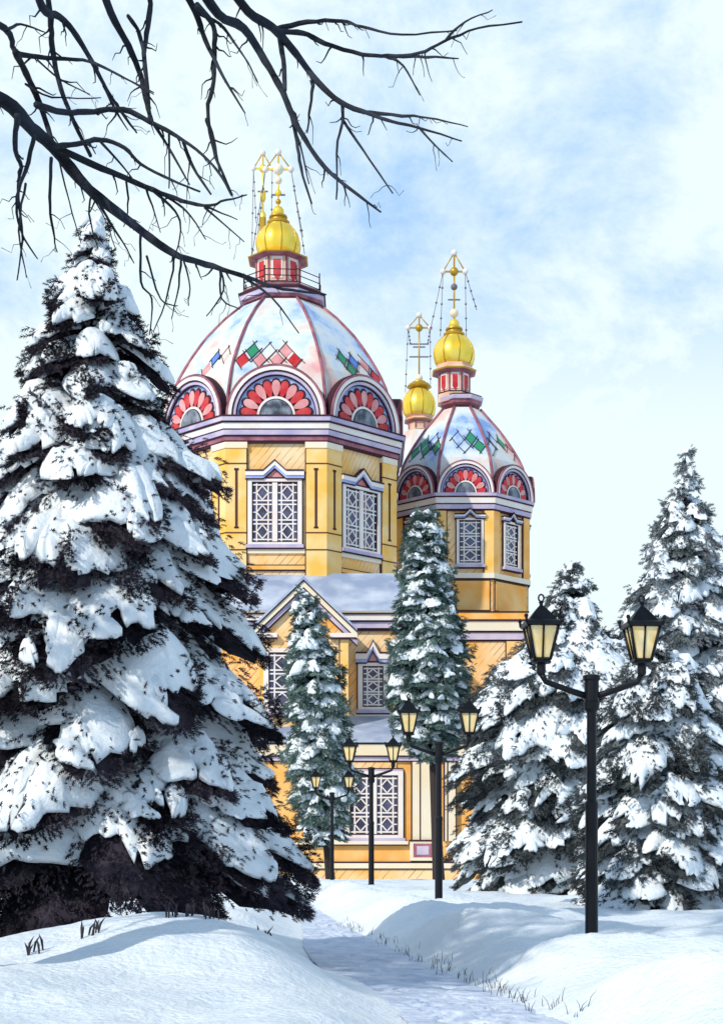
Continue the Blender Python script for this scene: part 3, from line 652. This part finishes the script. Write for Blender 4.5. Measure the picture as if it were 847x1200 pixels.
# ------------------------------------------------------------------ spruces
def fbm(P, s, ph):
    x, y, z = P[..., 0]*s, P[..., 1]*s, P[..., 2]*s
    return (np.sin(1.3*x+.7*y-.9*z+ph)+np.sin(-.9*x+1.2*y+1.1*z+2*ph+1)+np.sin(1.9*x-.6*y+.5*z+.5*ph+2)+np.sin(.5*x+.8*y+2.1*z+ph*1.7+4))/4
def make_tree(name, label, apex, d, prof, mat_n, seed, base_px=None, gap=.9, rise=.16, droop=.62, wide=.34, snow=1.0, needle_len=.22, dens=1.0, axis_to=None, tiers=None, psize=1.0, gz=None, tufts=1.0, cover=1.0, skirt=0):
    """apex in photo pixels; prof: list of (photo y, radius in px); built in metres at distance d"""
    rg = np.random.default_rng(seed); s = d/F
    ax, ay = PX(apex[0], d), PZ(apex[1], d)
    bx = PX(axis_to, d) if axis_to else ax
    gz = float(ground_h(bx, d)) if gz is None else gz
    root = empty(name, (bx, d, gz)); O = np.array([bx, d, gz])
    tag(root, label, 'spruce tree' if name == 'spruce_tree' else 'conifer', 'snow-laden conifers along the path')
    py_ = [p[0] for p in prof]; pr_ = [p[1] for p in prof]
    zs_ = [PZ(y, d) for y in py_][::-1]; rs_ = [r*s for r in pr_][::-1]
    zlow = max(zs_[0], gz+.15)
    # boughs
    P0, AZ, LL = [], [], []
    z = zlow; ph = rg.random()*6
    while z < ay-.12*gap:
        r = float(np.interp(z, zs_, rs_)); 
        n = max(4, int(round(2*math.pi*r/(2*wide*r*.92+.18)*1.0)))
        for i in range(n):
            az = ph + 2*math.pi*(i+rg.uniform(-.22, .22))/n
            P0.append((0, 0, z+rg.uniform(-.42, .42)*gap)); AZ.append(az); LL.append(max(.12, r*rg.uniform(.84, 1.08)))
        ph += 2.4; z += gap*(.45+.55*min(1, r/max(rs_)))*rg.uniform(.8, 1.1)
    n = len(AZ); P0 = np.array(P0); AZ = np.array(AZ); LL = np.array(LL)
    f_ = (P0[:, 2]-gz)/(ay-gz)
    P0[:, 0] = bx + (ax-bx)*f_; P0[:, 1] = d
    WW = np.maximum(LL*wide, .14)*rg.uniform(.85, 1.15, n); RI = rise*rg.uniform(.6, 1.4, n); DR = droop*rg.uniform(.85, 1.15, n)
    # where the profile radius is the bough tip, tip hangs lower: lift the root so the silhouette keeps its height
    P0[:, 2] += LL*(DR-RI)*.55
    P0[:, 2] = np.minimum(P0[:, 2], ay-.1)
    dv = np.stack([np.cos(AZ), np.sin(AZ), 0*AZ], -1); lv = np.stack([-np.sin(AZ), np.cos(AZ), 0*AZ], -1)
    def S(i, t, u):
        hw = WW[i]*np.minimum(1, t/.35+.15)**.7*np.clip(1-t**3, 0, 1)**.6+.015
        p = P0[i] + dv[i]*(LL[i]*t)[..., None] + lv[i]*(u*hw)[..., None]
        p[..., 2] += LL[i]*(RI[i]*t-DR[i]*t*t) - .5*hw*u*u + .04*np.sin(7*t+AZ[i]*3)*WW[i]
        return p
    # foliage pads
    nt_, ns_ = 14, 11
    T, U = np.meshgrid(np.linspace(.05, .95, nt_), np.linspace(-.9, .9, ns_), indexing='ij')
    I = np.repeat(np.arange(n), nt_*ns_); t = np.tile(T.ravel(), n); u = np.tile(U.ravel(), n)
    u = u*(1+rg.uniform(-.35, .05, len(u))*(np.abs(u) > .85))
    pad = S(I, t, u); pad[:, 2] -= .03*LL[I]**.5 + rg.uniform(0, .17, len(t))*np.sqrt(WW[I])
    gi = np.arange(nt_*ns_).reshape(nt_, ns_); qq = np.stack([gi[:-1, :-1], gi[:-1, 1:], gi[1:, 1:], gi[1:, :-1]], -1).reshape(-1, 4)
    QP = (qq[None]+(np.arange(n)*nt_*ns_)[:, None, None]).reshape(-1, 4)
    # needle sprays
    area = LL*WW; cnt = np.maximum(8, (area/(needle_len**2)*3.2*dens)).astype(int)
    I = np.repeat(np.arange(n), cnt); m_ = len(I)
    t = rg.uniform(.12, 1, m_)**.75; u = np.sign(rg.uniform(-1, 1, m_))*rg.uniform(0, 1.0, m_)**.75
    B = S(I, t, u); B[:, 2] -= .16*np.sqrt(WW[I])*rg.random(m_)
    up_ = rg.random(m_) < .10; B[up_, 2] += ((.12+.12*LL[I]**.6)*psize*rg.uniform(.5, 1.1, m_)+.10*np.sqrt(WW[I]))[up_]
    D = dv[I]*(.55+.6*t)[:, None]*rg.uniform(.5, 1.2, m_)[:, None] + lv[I]*(u*.8+rg.normal(0, .3, m_))[:, None]; D[:, 2] += -.30-.45*rg.random(m_)*np.abs(u)
    D += rg.normal(0, .18, D.shape); D /= np.linalg.norm(D, axis=1)[:, None]
    ln = needle_len*rg.uniform(.6, 1.35, m_)
    # dark tufts that stand through or have shaken off the snow
    nc_ = rg.poisson(tufts*(.45+2.0*LL**.9)); Ic = np.repeat(np.arange(n), nc_); mc = len(Ic)
    tc_ = rg.uniform(.3, .98, mc); uc_ = rg.uniform(-.95, .95, mc); rc_ = rg.uniform(.10, .26, mc)*np.minimum(1, LL[Ic])**.5
    ns2 = np.maximum(10, (rc_/needle_len)**2*26).astype(int); J = np.repeat(np.arange(mc), ns2); m2 = len(J); Ij = Ic[J]
    aa = rg.uniform(0, 6.28, m2); r2 = rg.random(m2)**.5*(1+.35*np.sin(3*aa+J)+.2*np.sin(5*aa+2*J))
    B2 = S(Ij, np.clip(tc_[J]+rc_[J]*r2*np.cos(aa)*1.5/np.maximum(LL[Ij], .3), .05, .99), np.clip(uc_[J]+rc_[J]*r2*np.sin(aa)/np.maximum(WW[Ij], .12), -1.1, 1.1))
    lift = ((.11+.11*LL[Ij]**.6)*psize*rg.uniform(.2, 1.15, m2))*(1-.5*np.minimum(1, r2)**2)
    B2[:, 2] += lift; B2 += dv[Ij]*(lift*.5)[:, None]
    D2_ = dv[Ij]*.8 + rg.normal(0, .5, (m2, 3)); D2_[:, 2] -= .25; D2_ /= np.linalg.norm(D2_, axis=1)[:, None]
    B = np.concatenate([B, B2]); D = np.concatenate([D, D2_]); ln = np.concatenate([ln, needle_len*rg.uniform(.6, 1.2, m2)])
    A = np.cross(D, np.array([0, 0, 1.])); A /= np.linalg.norm(A, axis=1)[:, None]+1e-6; C = np.cross(A, D)
    K = 13; tv = []
    for k in range(K):
        a0 = k/K*.8; an = k*2.4; spr = .34*(1-.45*k/K)
        cy, cz = math.cos(an), math.sin(an)
        tv += [(a0, .05*cz, -.05*cy), (a0+.13, -.05*cz, .05*cy), (a0+.36, spr*cy, spr*cz)]
    tv = np.array(tv)
    NV = B[:, None]+ln[:, None, None]*(tv[None, :, 0:1]*D[:, None]+tv[None, :, 1:2]*A[:, None]+tv[None, :, 2:3]*C[:, None])
    NV = NV.reshape(-1, 3)
    tri = np.arange(len(NV)).reshape(-1, 3)+len(pad)
    V = np.concatenate([pad, NV])-O
    new_obj('crown', np_mesh('crown', V, [QP, tri], M[mat_n]), root)
    # snow pillows
    pi_, ct, cu, sa, su, th = [], [], [], [], [], []
    for i in range(n):
        L_ = LL[i]
        def add(a_, b_, c_, d_, e_): pi_.append(i); ct.append(a_); cu.append(b_); sa.append(c_); su.append(d_); th.append(e_)
        if skirt and P0[i, 2] < gz+skirt and rg.random() < .40: continue
        if rg.random() < .96:
            add(rg.uniform(.46, .60), rg.uniform(-.25, .25), rg.uniform(.24, .41)*cover, rg.uniform(.58, .96)*cover, .10+.10*L_**.6)
        for _ in range(rg.poisson(2.0+3.2*L_**.9*snow)):
            w_ = rg.uniform(.09, .22)/max(L_, .5)**.55*1.1
            add(rg.uniform(.30, .93), rg.uniform(-.85, .85), w_, min(.6, w_*L_/WW[i]*rg.uniform(.6, 1.3)), rg.uniform(.06, .12)+.025*L_)
    I = np.array(pi_); ct = np.array(ct); cu = np.array(cu); sa = np.array(sa)*snow**.5; su = np.array(su)*snow**.5; th = np.array(th)*psize
    NP, RN, SG = len(I), 6, 26
    rho = np.array([.30, .55, .75, .89, .97, 1.0]); ang = np.linspace(0, 2*math.pi, SG, endpoint=False)
    rad = np.ones((NP, SG))
    for k in (2, 3, 4, 5, 7, 9, 12): rad += (.19/k**.40)*rg.normal(0, 1, (NP, 1))*np.sin(k*ang[None]+rg.uniform(0, 6.3, (NP, 1)))
    rad = np.clip(rad, .45, 1.5)
    pt = np.concatenate([np.zeros((NP, 1)), (rho[None, :, None]*rad[:, None]*np.cos(ang)[None, None]).reshape(NP, -1)], 1)
    pu_ = np.concatenate([np.zeros((NP, 1)), (rho[None, :, None]*rad[:, None]*np.sin(ang)[None, None]).reshape(NP, -1)], 1)
    prf = np.concatenate([[1.0], np.repeat(np.sqrt(np.maximum(0, 1-rho**2.4)), SG)])
    II = np.repeat(I[:, None], pt.shape[1], 1)
    tt = np.clip(ct[:, None]+sa[:, None]*pt, .02, .995); uu = np.clip(cu[:, None]+su[:, None]*pu_, -1.12, 1.12)
    G = S(II, tt, uu)
    hgt = th[:, None]*prf[None]*(.75+.6*fbm(G, 2.6/psize, seed)+.30*fbm(G, 6.5/psize, seed+3)+.16*fbm(G, 15/psize, seed+5))
    G = G.copy(); G[..., 2] += np.maximum(hgt, 0)+.025*psize
    outw = dv[II]*(hgt*.45)[..., None]; G += outw
    under = S(I, ct, cu); under[:, 2] -= .03
    nv = pt.shape[1]+1
    allv = np.concatenate([G, under[:, None]], 1).reshape(-1, 3)
    ft, fq = [], []
    for k in range(SG):
        k2 = (k+1) % SG
        ft.append((0, 1+k, 1+k2)); ft.append((1+(RN-1)*SG+k2, 1+(RN-1)*SG+k, nv-1))
        for r in range(RN-1): fq.append((1+r*SG+k, 1+(r+1)*SG+k, 1+(r+1)*SG+k2, 1+r*SG+k2))
    ft, fq = np.array(ft), np.array(fq); off = (np.arange(NP)*nv)[:, None, None]
    new_obj('snow_load', np_mesh('snow_load', allv-O, [(ft[None]+off).reshape(-1, 3), (fq[None]+off).reshape(-1, 4)], M['crown_snow'], True), root)
    b = MB(); H = ay-gz
    b.tube([(bx+(ax-bx)*k_, d, gz-.3+(H+.15)*k_) for k_ in (0, .1, .3, .6, .85, 1.0)], [.018*H, .015*H, .012*H, .008*H, .004*H, .012], M['trunk'], 8)
    b.build('trunk', root, tuple(O))
    return root

make_tree('spruce_tree', 'huge purple-black spruce heaped with snow filling the left side', (108, 252), 22,
          [(252, 4), (300, 26), (350, 50), (420, 80), (480, 98), (540, 138), (600, 168), (700, 198), (800, 216), (900, 234), (970, 246), (1025, 250)], 'nd_purple', 3, gap=.66, needle_len=.12, tufts=.55, cover=1.1, snow=1.2, skirt=1.7, dens=1.5)
make_tree('spruce_tree', 'slim sea-green spruce in front of the cathedral gable, behind the farthest lamp', (357, 690), 72,
          [(690, 4), (720, 18), (760, 28), (800, 36), (850, 41), (900, 44), (950, 38), (980, 30)], 'nd_green', 11, tufts=1.4, gap=.80, needle_len=.26, wide=.40, droop=.5, snow=1.0, psize=1.6, axis_to=388)
make_tree('columnar_conifer', 'tall columnar blue-green conifer before the small right-hand dome tower', (495, 601), 84,
          [(601, 14), (620, 22), (660, 30), (700, 34), (740, 42), (780, 50), (820, 52), (860, 40), (885, 26)], 'nd_green', 23, tufts=1.8, gap=.72, needle_len=.27, wide=.50, droop=.42, rise=.25, snow=1.0, psize=1.7, axis_to=515)
make_tree('spruce_tree', 'broad grey-green snowy spruce behind the tallest lamp, its tip between the lanterns', (668, 662), 46,
          [(662, 4), (700, 24), (740, 48), (780, 100), (830, 122), (880, 132), (1000, 132), (1040, 125)], 'nd_grey', 31, tufts=.8, snow=1.35, cover=1.08, gap=.66, needle_len=.19, psize=1.2, axis_to=662)
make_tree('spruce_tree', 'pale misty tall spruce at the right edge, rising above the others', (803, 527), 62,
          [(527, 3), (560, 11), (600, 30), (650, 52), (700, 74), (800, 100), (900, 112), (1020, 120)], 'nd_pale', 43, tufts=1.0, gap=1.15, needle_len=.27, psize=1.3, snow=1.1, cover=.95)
make_tree('spruce_tree', 'low snowy spruce just right of the tallest lamp post, before the tall misty spruce', (772, 752), 33,
          [(752, 5), (785, 44), (840, 74), (900, 90), (1000, 106), (1080, 112)], 'nd_grey', 57, tufts=.85, snow=1.3, cover=1.05, gap=.54, needle_len=.16)

# ------------------------------------------------------------------ street lamps
def make_lamp():
    root = empty('street_lamp', (0, 0, 0)); ir = M['iron']
    b = MB(); b.lathe((0, 0, 0), [(.13, -.3), (.13, .05), (.11, .10), (.085, .13), (.082, 1.9), (.088, 1.92), (.088, 1.98), (.066, 2.02), (.062, 3.15), (.10, 3.20), (.11, 3.28), (.095, 3.30), (.095, 3.56), (.115, 3.58), (.115, 3.63), (.05, 3.65)], 16, ir, False); b.build('pole', root)
    for e in (-1, 1):
        b = MB(); pts = [(e*.05, 0, 3.36), (e*.30, 0, 3.44), (e*.60, 0, 3.55), (e*.66, 0, 3.66)]
        b.tube(pts, [.045, .04, .038, .045], ir, 8); b.build('arm', root)
        zb = 3.64; cx = e*.66
        b = MB(); q = math.pi/4
        b.lathe((cx, 0, zb), [(.05, 0), (.06, .03), (.06, .13), (.13, .15), (.135, .17), (.10, .19)], 12, ir, False)
        r0, r1, h0, h1 = .145, .272, .19, .62
        for k in range(4):
            a = q+k*math.pi/2; a2 = a+math.pi/2
            p0 = (cx+r0*math.cos(a), r0*math.sin(a), zb+h0); p1 = (cx+r1*math.cos(a), r1*math.sin(a), zb+h1)
            b.tube([p0, p1], .020, ir, 6)
            m0 = tuple((p0[i]+(cx+r0*math.cos(a2), r0*math.sin(a2), zb+h0)[i])/2 for i in range(3)); m1 = tuple((p1[i]+(cx+r1*math.cos(a2), r1*math.sin(a2), zb+h1)[i])/2 for i in range(3))
            b.tube([m0, m1], .013, ir, 5)
        b.lathe((cx, 0, zb), [(r0+.02, h0-.01), (r0+.025, h0+.02)], 4, ir, False, q)
        ln = b.build('lantern', root)
        b = MB(); b.lathe((cx, 0, zb), [(r0-.012, h0+.015), (r1-.014, h1)], 4, M['amber'], False, q); b.build('pane', ln)
        b = MB(); b.lathe((cx, 0, zb), [(r1+.02, h1-.01), (r1+.055, h1), (r1+.055, h1+.05), (r1-.02, h1+.075), (.12, h1+.20), (.05, h1+.26), (.03, h1+.27), (.028, h1+.30), (.045, h1+.315), (.02, h1+.33)], 4, ir, False, q)
        ring = [(cx+.035*math.cos(t), 0, zb+h1+.37+.045*math.sin(t)) for t in np.linspace(0, 2*math.pi, 13)]; b.tube(ring, .012, ir, 5)
        for k in range(4):
            a = q+k*math.pi/2; x, y = cx+(r1+.05)*math.cos(a), (r1+.05)*math.sin(a)
            b.tube([(x, y, zb+h1+.02), (x+.012*math.cos(a), y+.012*math.sin(a), zb+h1+.09)], .018, ir, 5); b.ball((x+.012*math.cos(a), y+.012*math.sin(a), zb+h1+.105), .028, ir, 8)
        b.build('lantern_roof', ln)
    return root
def copy_tree(o, parent=None):
    c = o.copy(); COL.objects.link(c); c.parent = parent
    for ch in list(o.children): copy_tree(ch, c)
    return c
proto = make_lamp()
lamps = [(693, 19.9, 'nearest and tallest black twin-lantern lamp post on the right snowbank', 1105, 4),
         (514, 33.6, 'second black twin-lantern lamp post, before the orange porch corner and spruce', 1053, 0),
         (435, 46.3, 'third black twin-lantern lamp post, across the porch lattice window', 1045, -3),
         (389, 61.7, 'smallest and farthest black twin-lantern lamp post, by the slim green spruce', 1035, 6)]
for i, (px, d, lab, fy, rz) in enumerate(lamps):
    o = proto if i == 0 else copy_tree(proto)
    x = PX(px, d); z = float(ground_h(x, d)); o.location = (x, d, z); o.rotation_euler.z = R(rz)
    tag(o, lab, 'street lamp', 'twin-lantern lamps along the path')

# ------------------------------------------------------------------ bare tree overhead
BD = 14.0
bt = empty('bare_tree', (PX(-130, BD), BD, .2)); tag(bt, 'bare leafless tree whose dark crooked branches overhang the top left sky', 'tree')
BO = (PX(-130, BD), BD, .2)
rb = random.Random(9)
def limb(polys, name='branch'):
    b = MB()
    for pts, w0, w1, dd in polys:
        P = []
        # smooth subdivision with a little crookedness
        n = len(pts)
        for i in range(n-1):
            p0 = pts[max(i-1, 0)]; p1 = pts[i]; p2 = pts[i+1]; p3 = pts[min(i+2, n-1)]
            for t in (0, .25, .5, .75):
                q_ = [.5*((2*p1[j])+(-p0[j]+p2[j])*t+(2*p0[j]-5*p1[j]+4*p2[j]-p3[j])*t*t+(-p0[j]+3*p1[j]-3*p2[j]+p3[j])*t**3) for j in (0, 1)]
                P.append(q_)
        P.append(list(pts[-1]))
        m = len(P); pp, rr = [], []
        for k, (x, y) in enumerate(P):
            f = k/(m-1); dist = BD+dd+.9*math.sin(f*2.2+x*.004)
            jx = rb.uniform(-.7, .7) if 0 < k < m-1 else 0
            pp.append((PX(x+jx, dist), dist, PZ(y+jx, dist))); rr.append(max(.0045, .60*(w0*(1-f)+w1*f)*dist/F*rb.uniform(.9, 1.12)))
        b.tube(pp, rr, M['bark'], 7)
        if m > 8:
            for _ in range(int(m*.32)):
                k = rb.randint(3, m-2); l_ = rb.uniform(9, 34); a_ = rb.uniform(.15, 2.6); x, y = P[k]; tw_ = [(x, y)]
                for _s in range(4): a_ += rb.uniform(-.35, .35); x += l_/4*math.cos(a_); y += l_/4*math.sin(a_); tw_.append((x, y))
                y0_ = pp[k][1]; r0_ = min(rr[k]*.55, .013)
                b.tube([(PX(x, y0_), y0_+.03*j_*rb.uniform(-1, 1), PZ(y, y0_)) if j_ else pp[k] for j_, (x, y) in enumerate(tw_)], [r0_, r0_*.8, r0_*.6, r0_*.45, .003], M['bark'], 5)
    return b.build(name, bt, BO)
b = MB(); tx, ty = BO[0], BO[1]
b.tube([(tx-.1, ty, -.3), (tx, ty, .6), (tx+.05, ty, 3), (tx-.05, ty, 6.5), (tx+.05, ty+.1, 8.8), (tx+.3, ty+.2, 11.2), (tx+.2, ty+.3, 13.5)], [.36, .27, .23, .20, .17, .12, .05], M['bark'], 12); b.build('trunk', bt, BO)
limb([([(-130, 60), (-60, 95), (5, 118), (35, 148), (62, 172), (105, 222), (150, 258), (185, 285), (210, 300), (250, 312), (290, 325), (330, 338), (382, 345)], 17, 1.6, 0),
      ([(20, 135), (18, 175), (25, 195), (21, 220), (26, 280), (20, 328)], 6, 1.2, 0), ([(40, 158), (30, 200), (20, 230), (24, 270), (44, 303)], 5, 1.2, 0),
      ([(30, 215), (22, 270), (31, 325)], 3, 1, 0), ([(60, 185), (58, 230), (62, 270), (67, 295)], 4, 1.2, 0), ([(108, 225), (104, 250), (115, 292)], 2.6, 1, 0),
      ([(112, 230), (130, 262), (145, 285), (157, 308)], 3, 1, 0), ([(165, 272), (165, 330), (178, 350), (175, 392)], 3, 1.2, 0), ([(205, 298), (198, 340), (180, 388)], 2.6, 1, 0),
      ([(212, 302), (208, 345), (201, 373)], 2.4, 1, 0), ([(258, 314), (262, 340), (242, 370)], 2.6, 1, 0), ([(258, 316), (260, 350), (281, 362)], 2.6, 1, 0),
      ([(285, 324), (320, 350), (350, 390)], 2.8, 1.2, 0), ([(215, 303), (222, 330), (221, 358)], 2, 1, 0), ([(172, 300), (188, 350), (208, 358)], 2.4, 1, 0), ([(95, 210), (120, 250), (135, 290)], 2, .8, 0), ([(70, 190), (85, 250), (95, 285)], 1.8, .8, 0)])
limb([([(62, 172), (90, 168), (118, 163), (145, 172), (165, 192), (200, 210), (234, 224)], 6, 1.8, 0), ([(118, 166), (140, 190), (160, 215)], 3, 1, .1)])
limb([([(64, 172), (118, 196), (170, 218), (205, 232), (240, 241), (265, 234), (289, 228)], 7, 1.2, .2), ([(240, 241), (278, 257)], 2.4, 1, .2), ([(240, 243), (262, 262), (286, 283)], 2.4, 1, .2),
      ([(180, 221), (210, 240), (225, 255), (241, 280)], 3, 1, .2), ([(148, 208), (150, 240), (145, 265)], 2.6, 1, .2), ([(178, 222), (205, 247), (212, 270), (205, 302)], 3, 1, .2), ([(170, 218), (178, 240), (188, 272)], 2.6, 1, .2)])
limb([([(-130, -40), (-60, 0), (5, 32), (18, 60), (45, 66), (75, 68), (105, 72), (140, 88), (180, 108)], 8, 1.2, .5), ([(18, 60), (35, 95), (48, 125), (62, 170)], 7, 5, .3), ([(44, 70), (70, 92), (105, 110)], 2.2, 1, .4), ([(30, 98), (60, 113), (118, 114)], 2.6, 1, .4), ([(8, 35), (25, 28), (52, 37)], 3.5, 1.2, .5)])
limb([([(42, 122), (75, 131), (110, 130), (145, 128), (175, 142), (200, 155), (230, 175), (255, 200), (271, 228)], 7, 2, .4), ([(198, 156), (198, 220)], 2.6, 1.2, .4), ([(215, 166), (226, 195), (247, 227)], 4, 2, .4), ([(180, 144), (196, 170), (222, 216)], 4, 1.4, .4), ([(140, 128), (152, 145), (160, 155)], 3, 1, .4)])
limb([([(-130, -110), (-40, -75), (60, -45), (160, -35), (260, -30), (330, -40)], 22, 6, 1.2)])
limb([([(40, -50), (55, -10), (60, 30), (62, 60), (72, 105), (88, 145), (106, 182)], 7, 3.5, .9)])
limb([([(30, -52), (50, 8), (68, 18), (85, 35), (108, 72), (125, 105), (142, 130), (160, 155)], 9, 1.6, .9), ([(108, 72), (130, 82), (180, 110)], 3, 1, .9), ([(122, 100), (135, 128), (150, 152)], 4, 1, .9)])
limb([([(110, -40), (130, 14), (150, 52), (165, 88), (172, 120), (178, 142)], 8, 4, 1.0), ([(150, -36), (175, -5), (173, 30), (169, 62), (172, 100), (175, 142)], 6, 4, 1.0), ([(150, 18), (163, 38), (169, 66)], 4, 4, 1.0)])
limb([([(205, -32), (228, 12), (240, 45), (262, 90), (287, 132)], 8, 1.4, 1.1), ([(230, 5), (250, 30), (251, 60), (250, 95), (243, 132), (250, 175), (262, 205), (272, 228)], 6, 2, 1.0), ([(232, 14), (258, 28), (275, 50), (290, 72), (302, 96)], 4, 1, 1.1), ([(243, 140), (252, 172), (258, 205)], 5, 1.4, 1.0)])
limb([([(225, -32), (256, 16), (285, 32), (310, 70), (330, 105), (350, 150), (380, 195), (422, 230), (446, 248)], 11, 1.8, 1.2), ([(330, 105), (340, 128), (348, 165), (352, 195), (365, 238)], 6, 1.8, 1.2), ([(345, 152), (352, 170), (362, 215)], 3, 1.2, 1.2)])
limb([([(262, -30), (290, 12), (320, 32), (345, 60), (372, 95), (400, 120), (430, 132), (460, 142), (490, 149), (541, 165)], 10, 1.4, 1.3), ([(325, 33), (360, 25), (400, 24), (424, 31), (470, 40), (535, 35)], 5, 1.4, 1.3),
      ([(328, 36), (355, 38), (380, 50), (424, 63), (455, 65), (490, 62), (520, 48), (560, 33), (612, 25)], 5.5, 1.6, 1.3), ([(522, 47), (545, 25), (577, 11)], 3, 1, 1.3), ([(452, 66), (472, 76), (492, 111)], 3, 1.2, 1.3), ([(450, 65), (500, 66), (537, 68)], 4, 1.2, 1.35),
      ([(328, 40), (332, 70), (334, 105)], 6, 4, 1.3), ([(350, 66), (366, 92), (363, 125), (360, 155)], 5, 1.6, 1.3), ([(401, 122), (402, 138), (396, 165), (394, 233)], 4, 1.6, 1.3), ([(400, 138), (425, 175), (460, 226)], 3, 1.4, 1.3),
      ([(425, 131), (470, 135), (500, 137), (548, 148)], 4, 1, 1.35), ([(490, 148), (508, 168), (530, 189)], 2.4, 1.2, 1.3)])
rc = random.Random(21)  # extra unseen branches outside the frame, added to cast shadow streaks on the bank
for j in range(48):
    b = MB(); low = j >= 12; a = R(rc.uniform(170, 285)) if low else j*.79+.3; z0 = rc.uniform(3.6, 9) if low else rc.uniform(10.6, 13); p = Vector((tx+.2, ty+.2, z0)); dr_ = Vector((math.cos(a), math.sin(a), rc.uniform(.25, .7))).normalized()
    P = [p]
    def inframe(q): return q.y > 1 and -60 < CX + q.x/q.y*F < 900 and HOR-(q.z-EYE)/q.y*F > -50
    for k in range(8): dr_ = (dr_+Vector((rc.uniform(-.25, .25), rc.uniform(-.25, .25), rc.uniform(-.12, .2)))).normalized(); P.append(P[-1]+dr_*.55)
    P = P[:next((i_ for i_, q in enumerate(P) if inframe(q)), len(P))]
    if len(P) < 3: continue
    b.tube(P, [.075*(1-k/9.5) for k in range(len(P))], M['bark'], 6)
    for k in range(1, len(P)):
        for e in range(4):
            d2 = (dr_+Vector((rc.uniform(-1, 1), rc.uniform(-1, 1), rc.uniform(-.3, .7)))).normalized(); Q = [P[k]]
            for _ in range(4): d2 = (d2+Vector((rc.uniform(-.4, .4), rc.uniform(-.4, .4), rc.uniform(-.2, .2)))).normalized(); Q.append(Q[-1]+d2*.38)
            if any(inframe(q) for q in Q): continue
            b.tube(Q, [.034, .028, .022, .016, .010], M['bark'], 5)
    b.build('branch', bt, BO)
# ------------------------------------------------------------------ weeds poking through the snow
def tuft(px, d, w, n, label, seed, h=.16):
    rg = random.Random(seed); x0 = PX(px, d); root_z = float(ground_h(x0, d)); b = MB()
    for i in range(n):
        x = x0+rg.uniform(-w, w); y = d+rg.uniform(-.12, .12); z = float(ground_h(x, y)); hh = h*rg.uniform(.6, 1.2); lean = rg.uniform(-.5, .6)*hh
        b.tube([(x, y, z-.05), (x+lean*.4, y, z+hh*.6), (x+lean, y, z+hh)], [.007, .016, .003], M['weed'], 4)
    o = b.build('weed_tuft', None, (x0, d, root_z)); o.location = (x0, d, root_z)
    return tag(o, label, 'weed tuft', 'weeds poking through the left snow')
tuft(225, 17.2, .30, 22, 'longest row of dark weed stubs in the snow below the big spruce', 1)
tuft(312, 19.0, .09, 7, 'small dark weed stubs in the snow beside the path', 2)
tuft(105, 16.6, .16, 9, 'dark weed stubs in the snow under the left spruce skirt', 3)
tuft(42, 16.0, .10, 6, 'two or three leaning dark stubs at the lower left corner snow', 4)
b = MB(); rg = random.Random(4)
for i in range(75):
    yc = 14.5+20*rg.random()**1.3; l, r = path_lr(np.array(yc)); xc = float(r)+rg.uniform(-.02, .30)
    for j in range(rg.randint(1, 5)):
        y = yc+rg.gauss(0, .07); x = xc+rg.gauss(0, .04); z = float(ground_h(x, y)); hh = rg.uniform(.04, .19)*(.6+.4*rg.random()); lx = rg.gauss(0, .35)*hh
        b.tube([(x, y, z-.02), (x+lx*.4, y, z+hh*.6), (x+lx, y+rg.gauss(0, .02), z+hh)], [.0045, .0035, .0015], M['weed'], 4)
o = b.build('dry_grass'); o['kind'] = 'stuff'; tag(o, 'thin dry grass stalks along the right edge of the snowy path', 'grass')
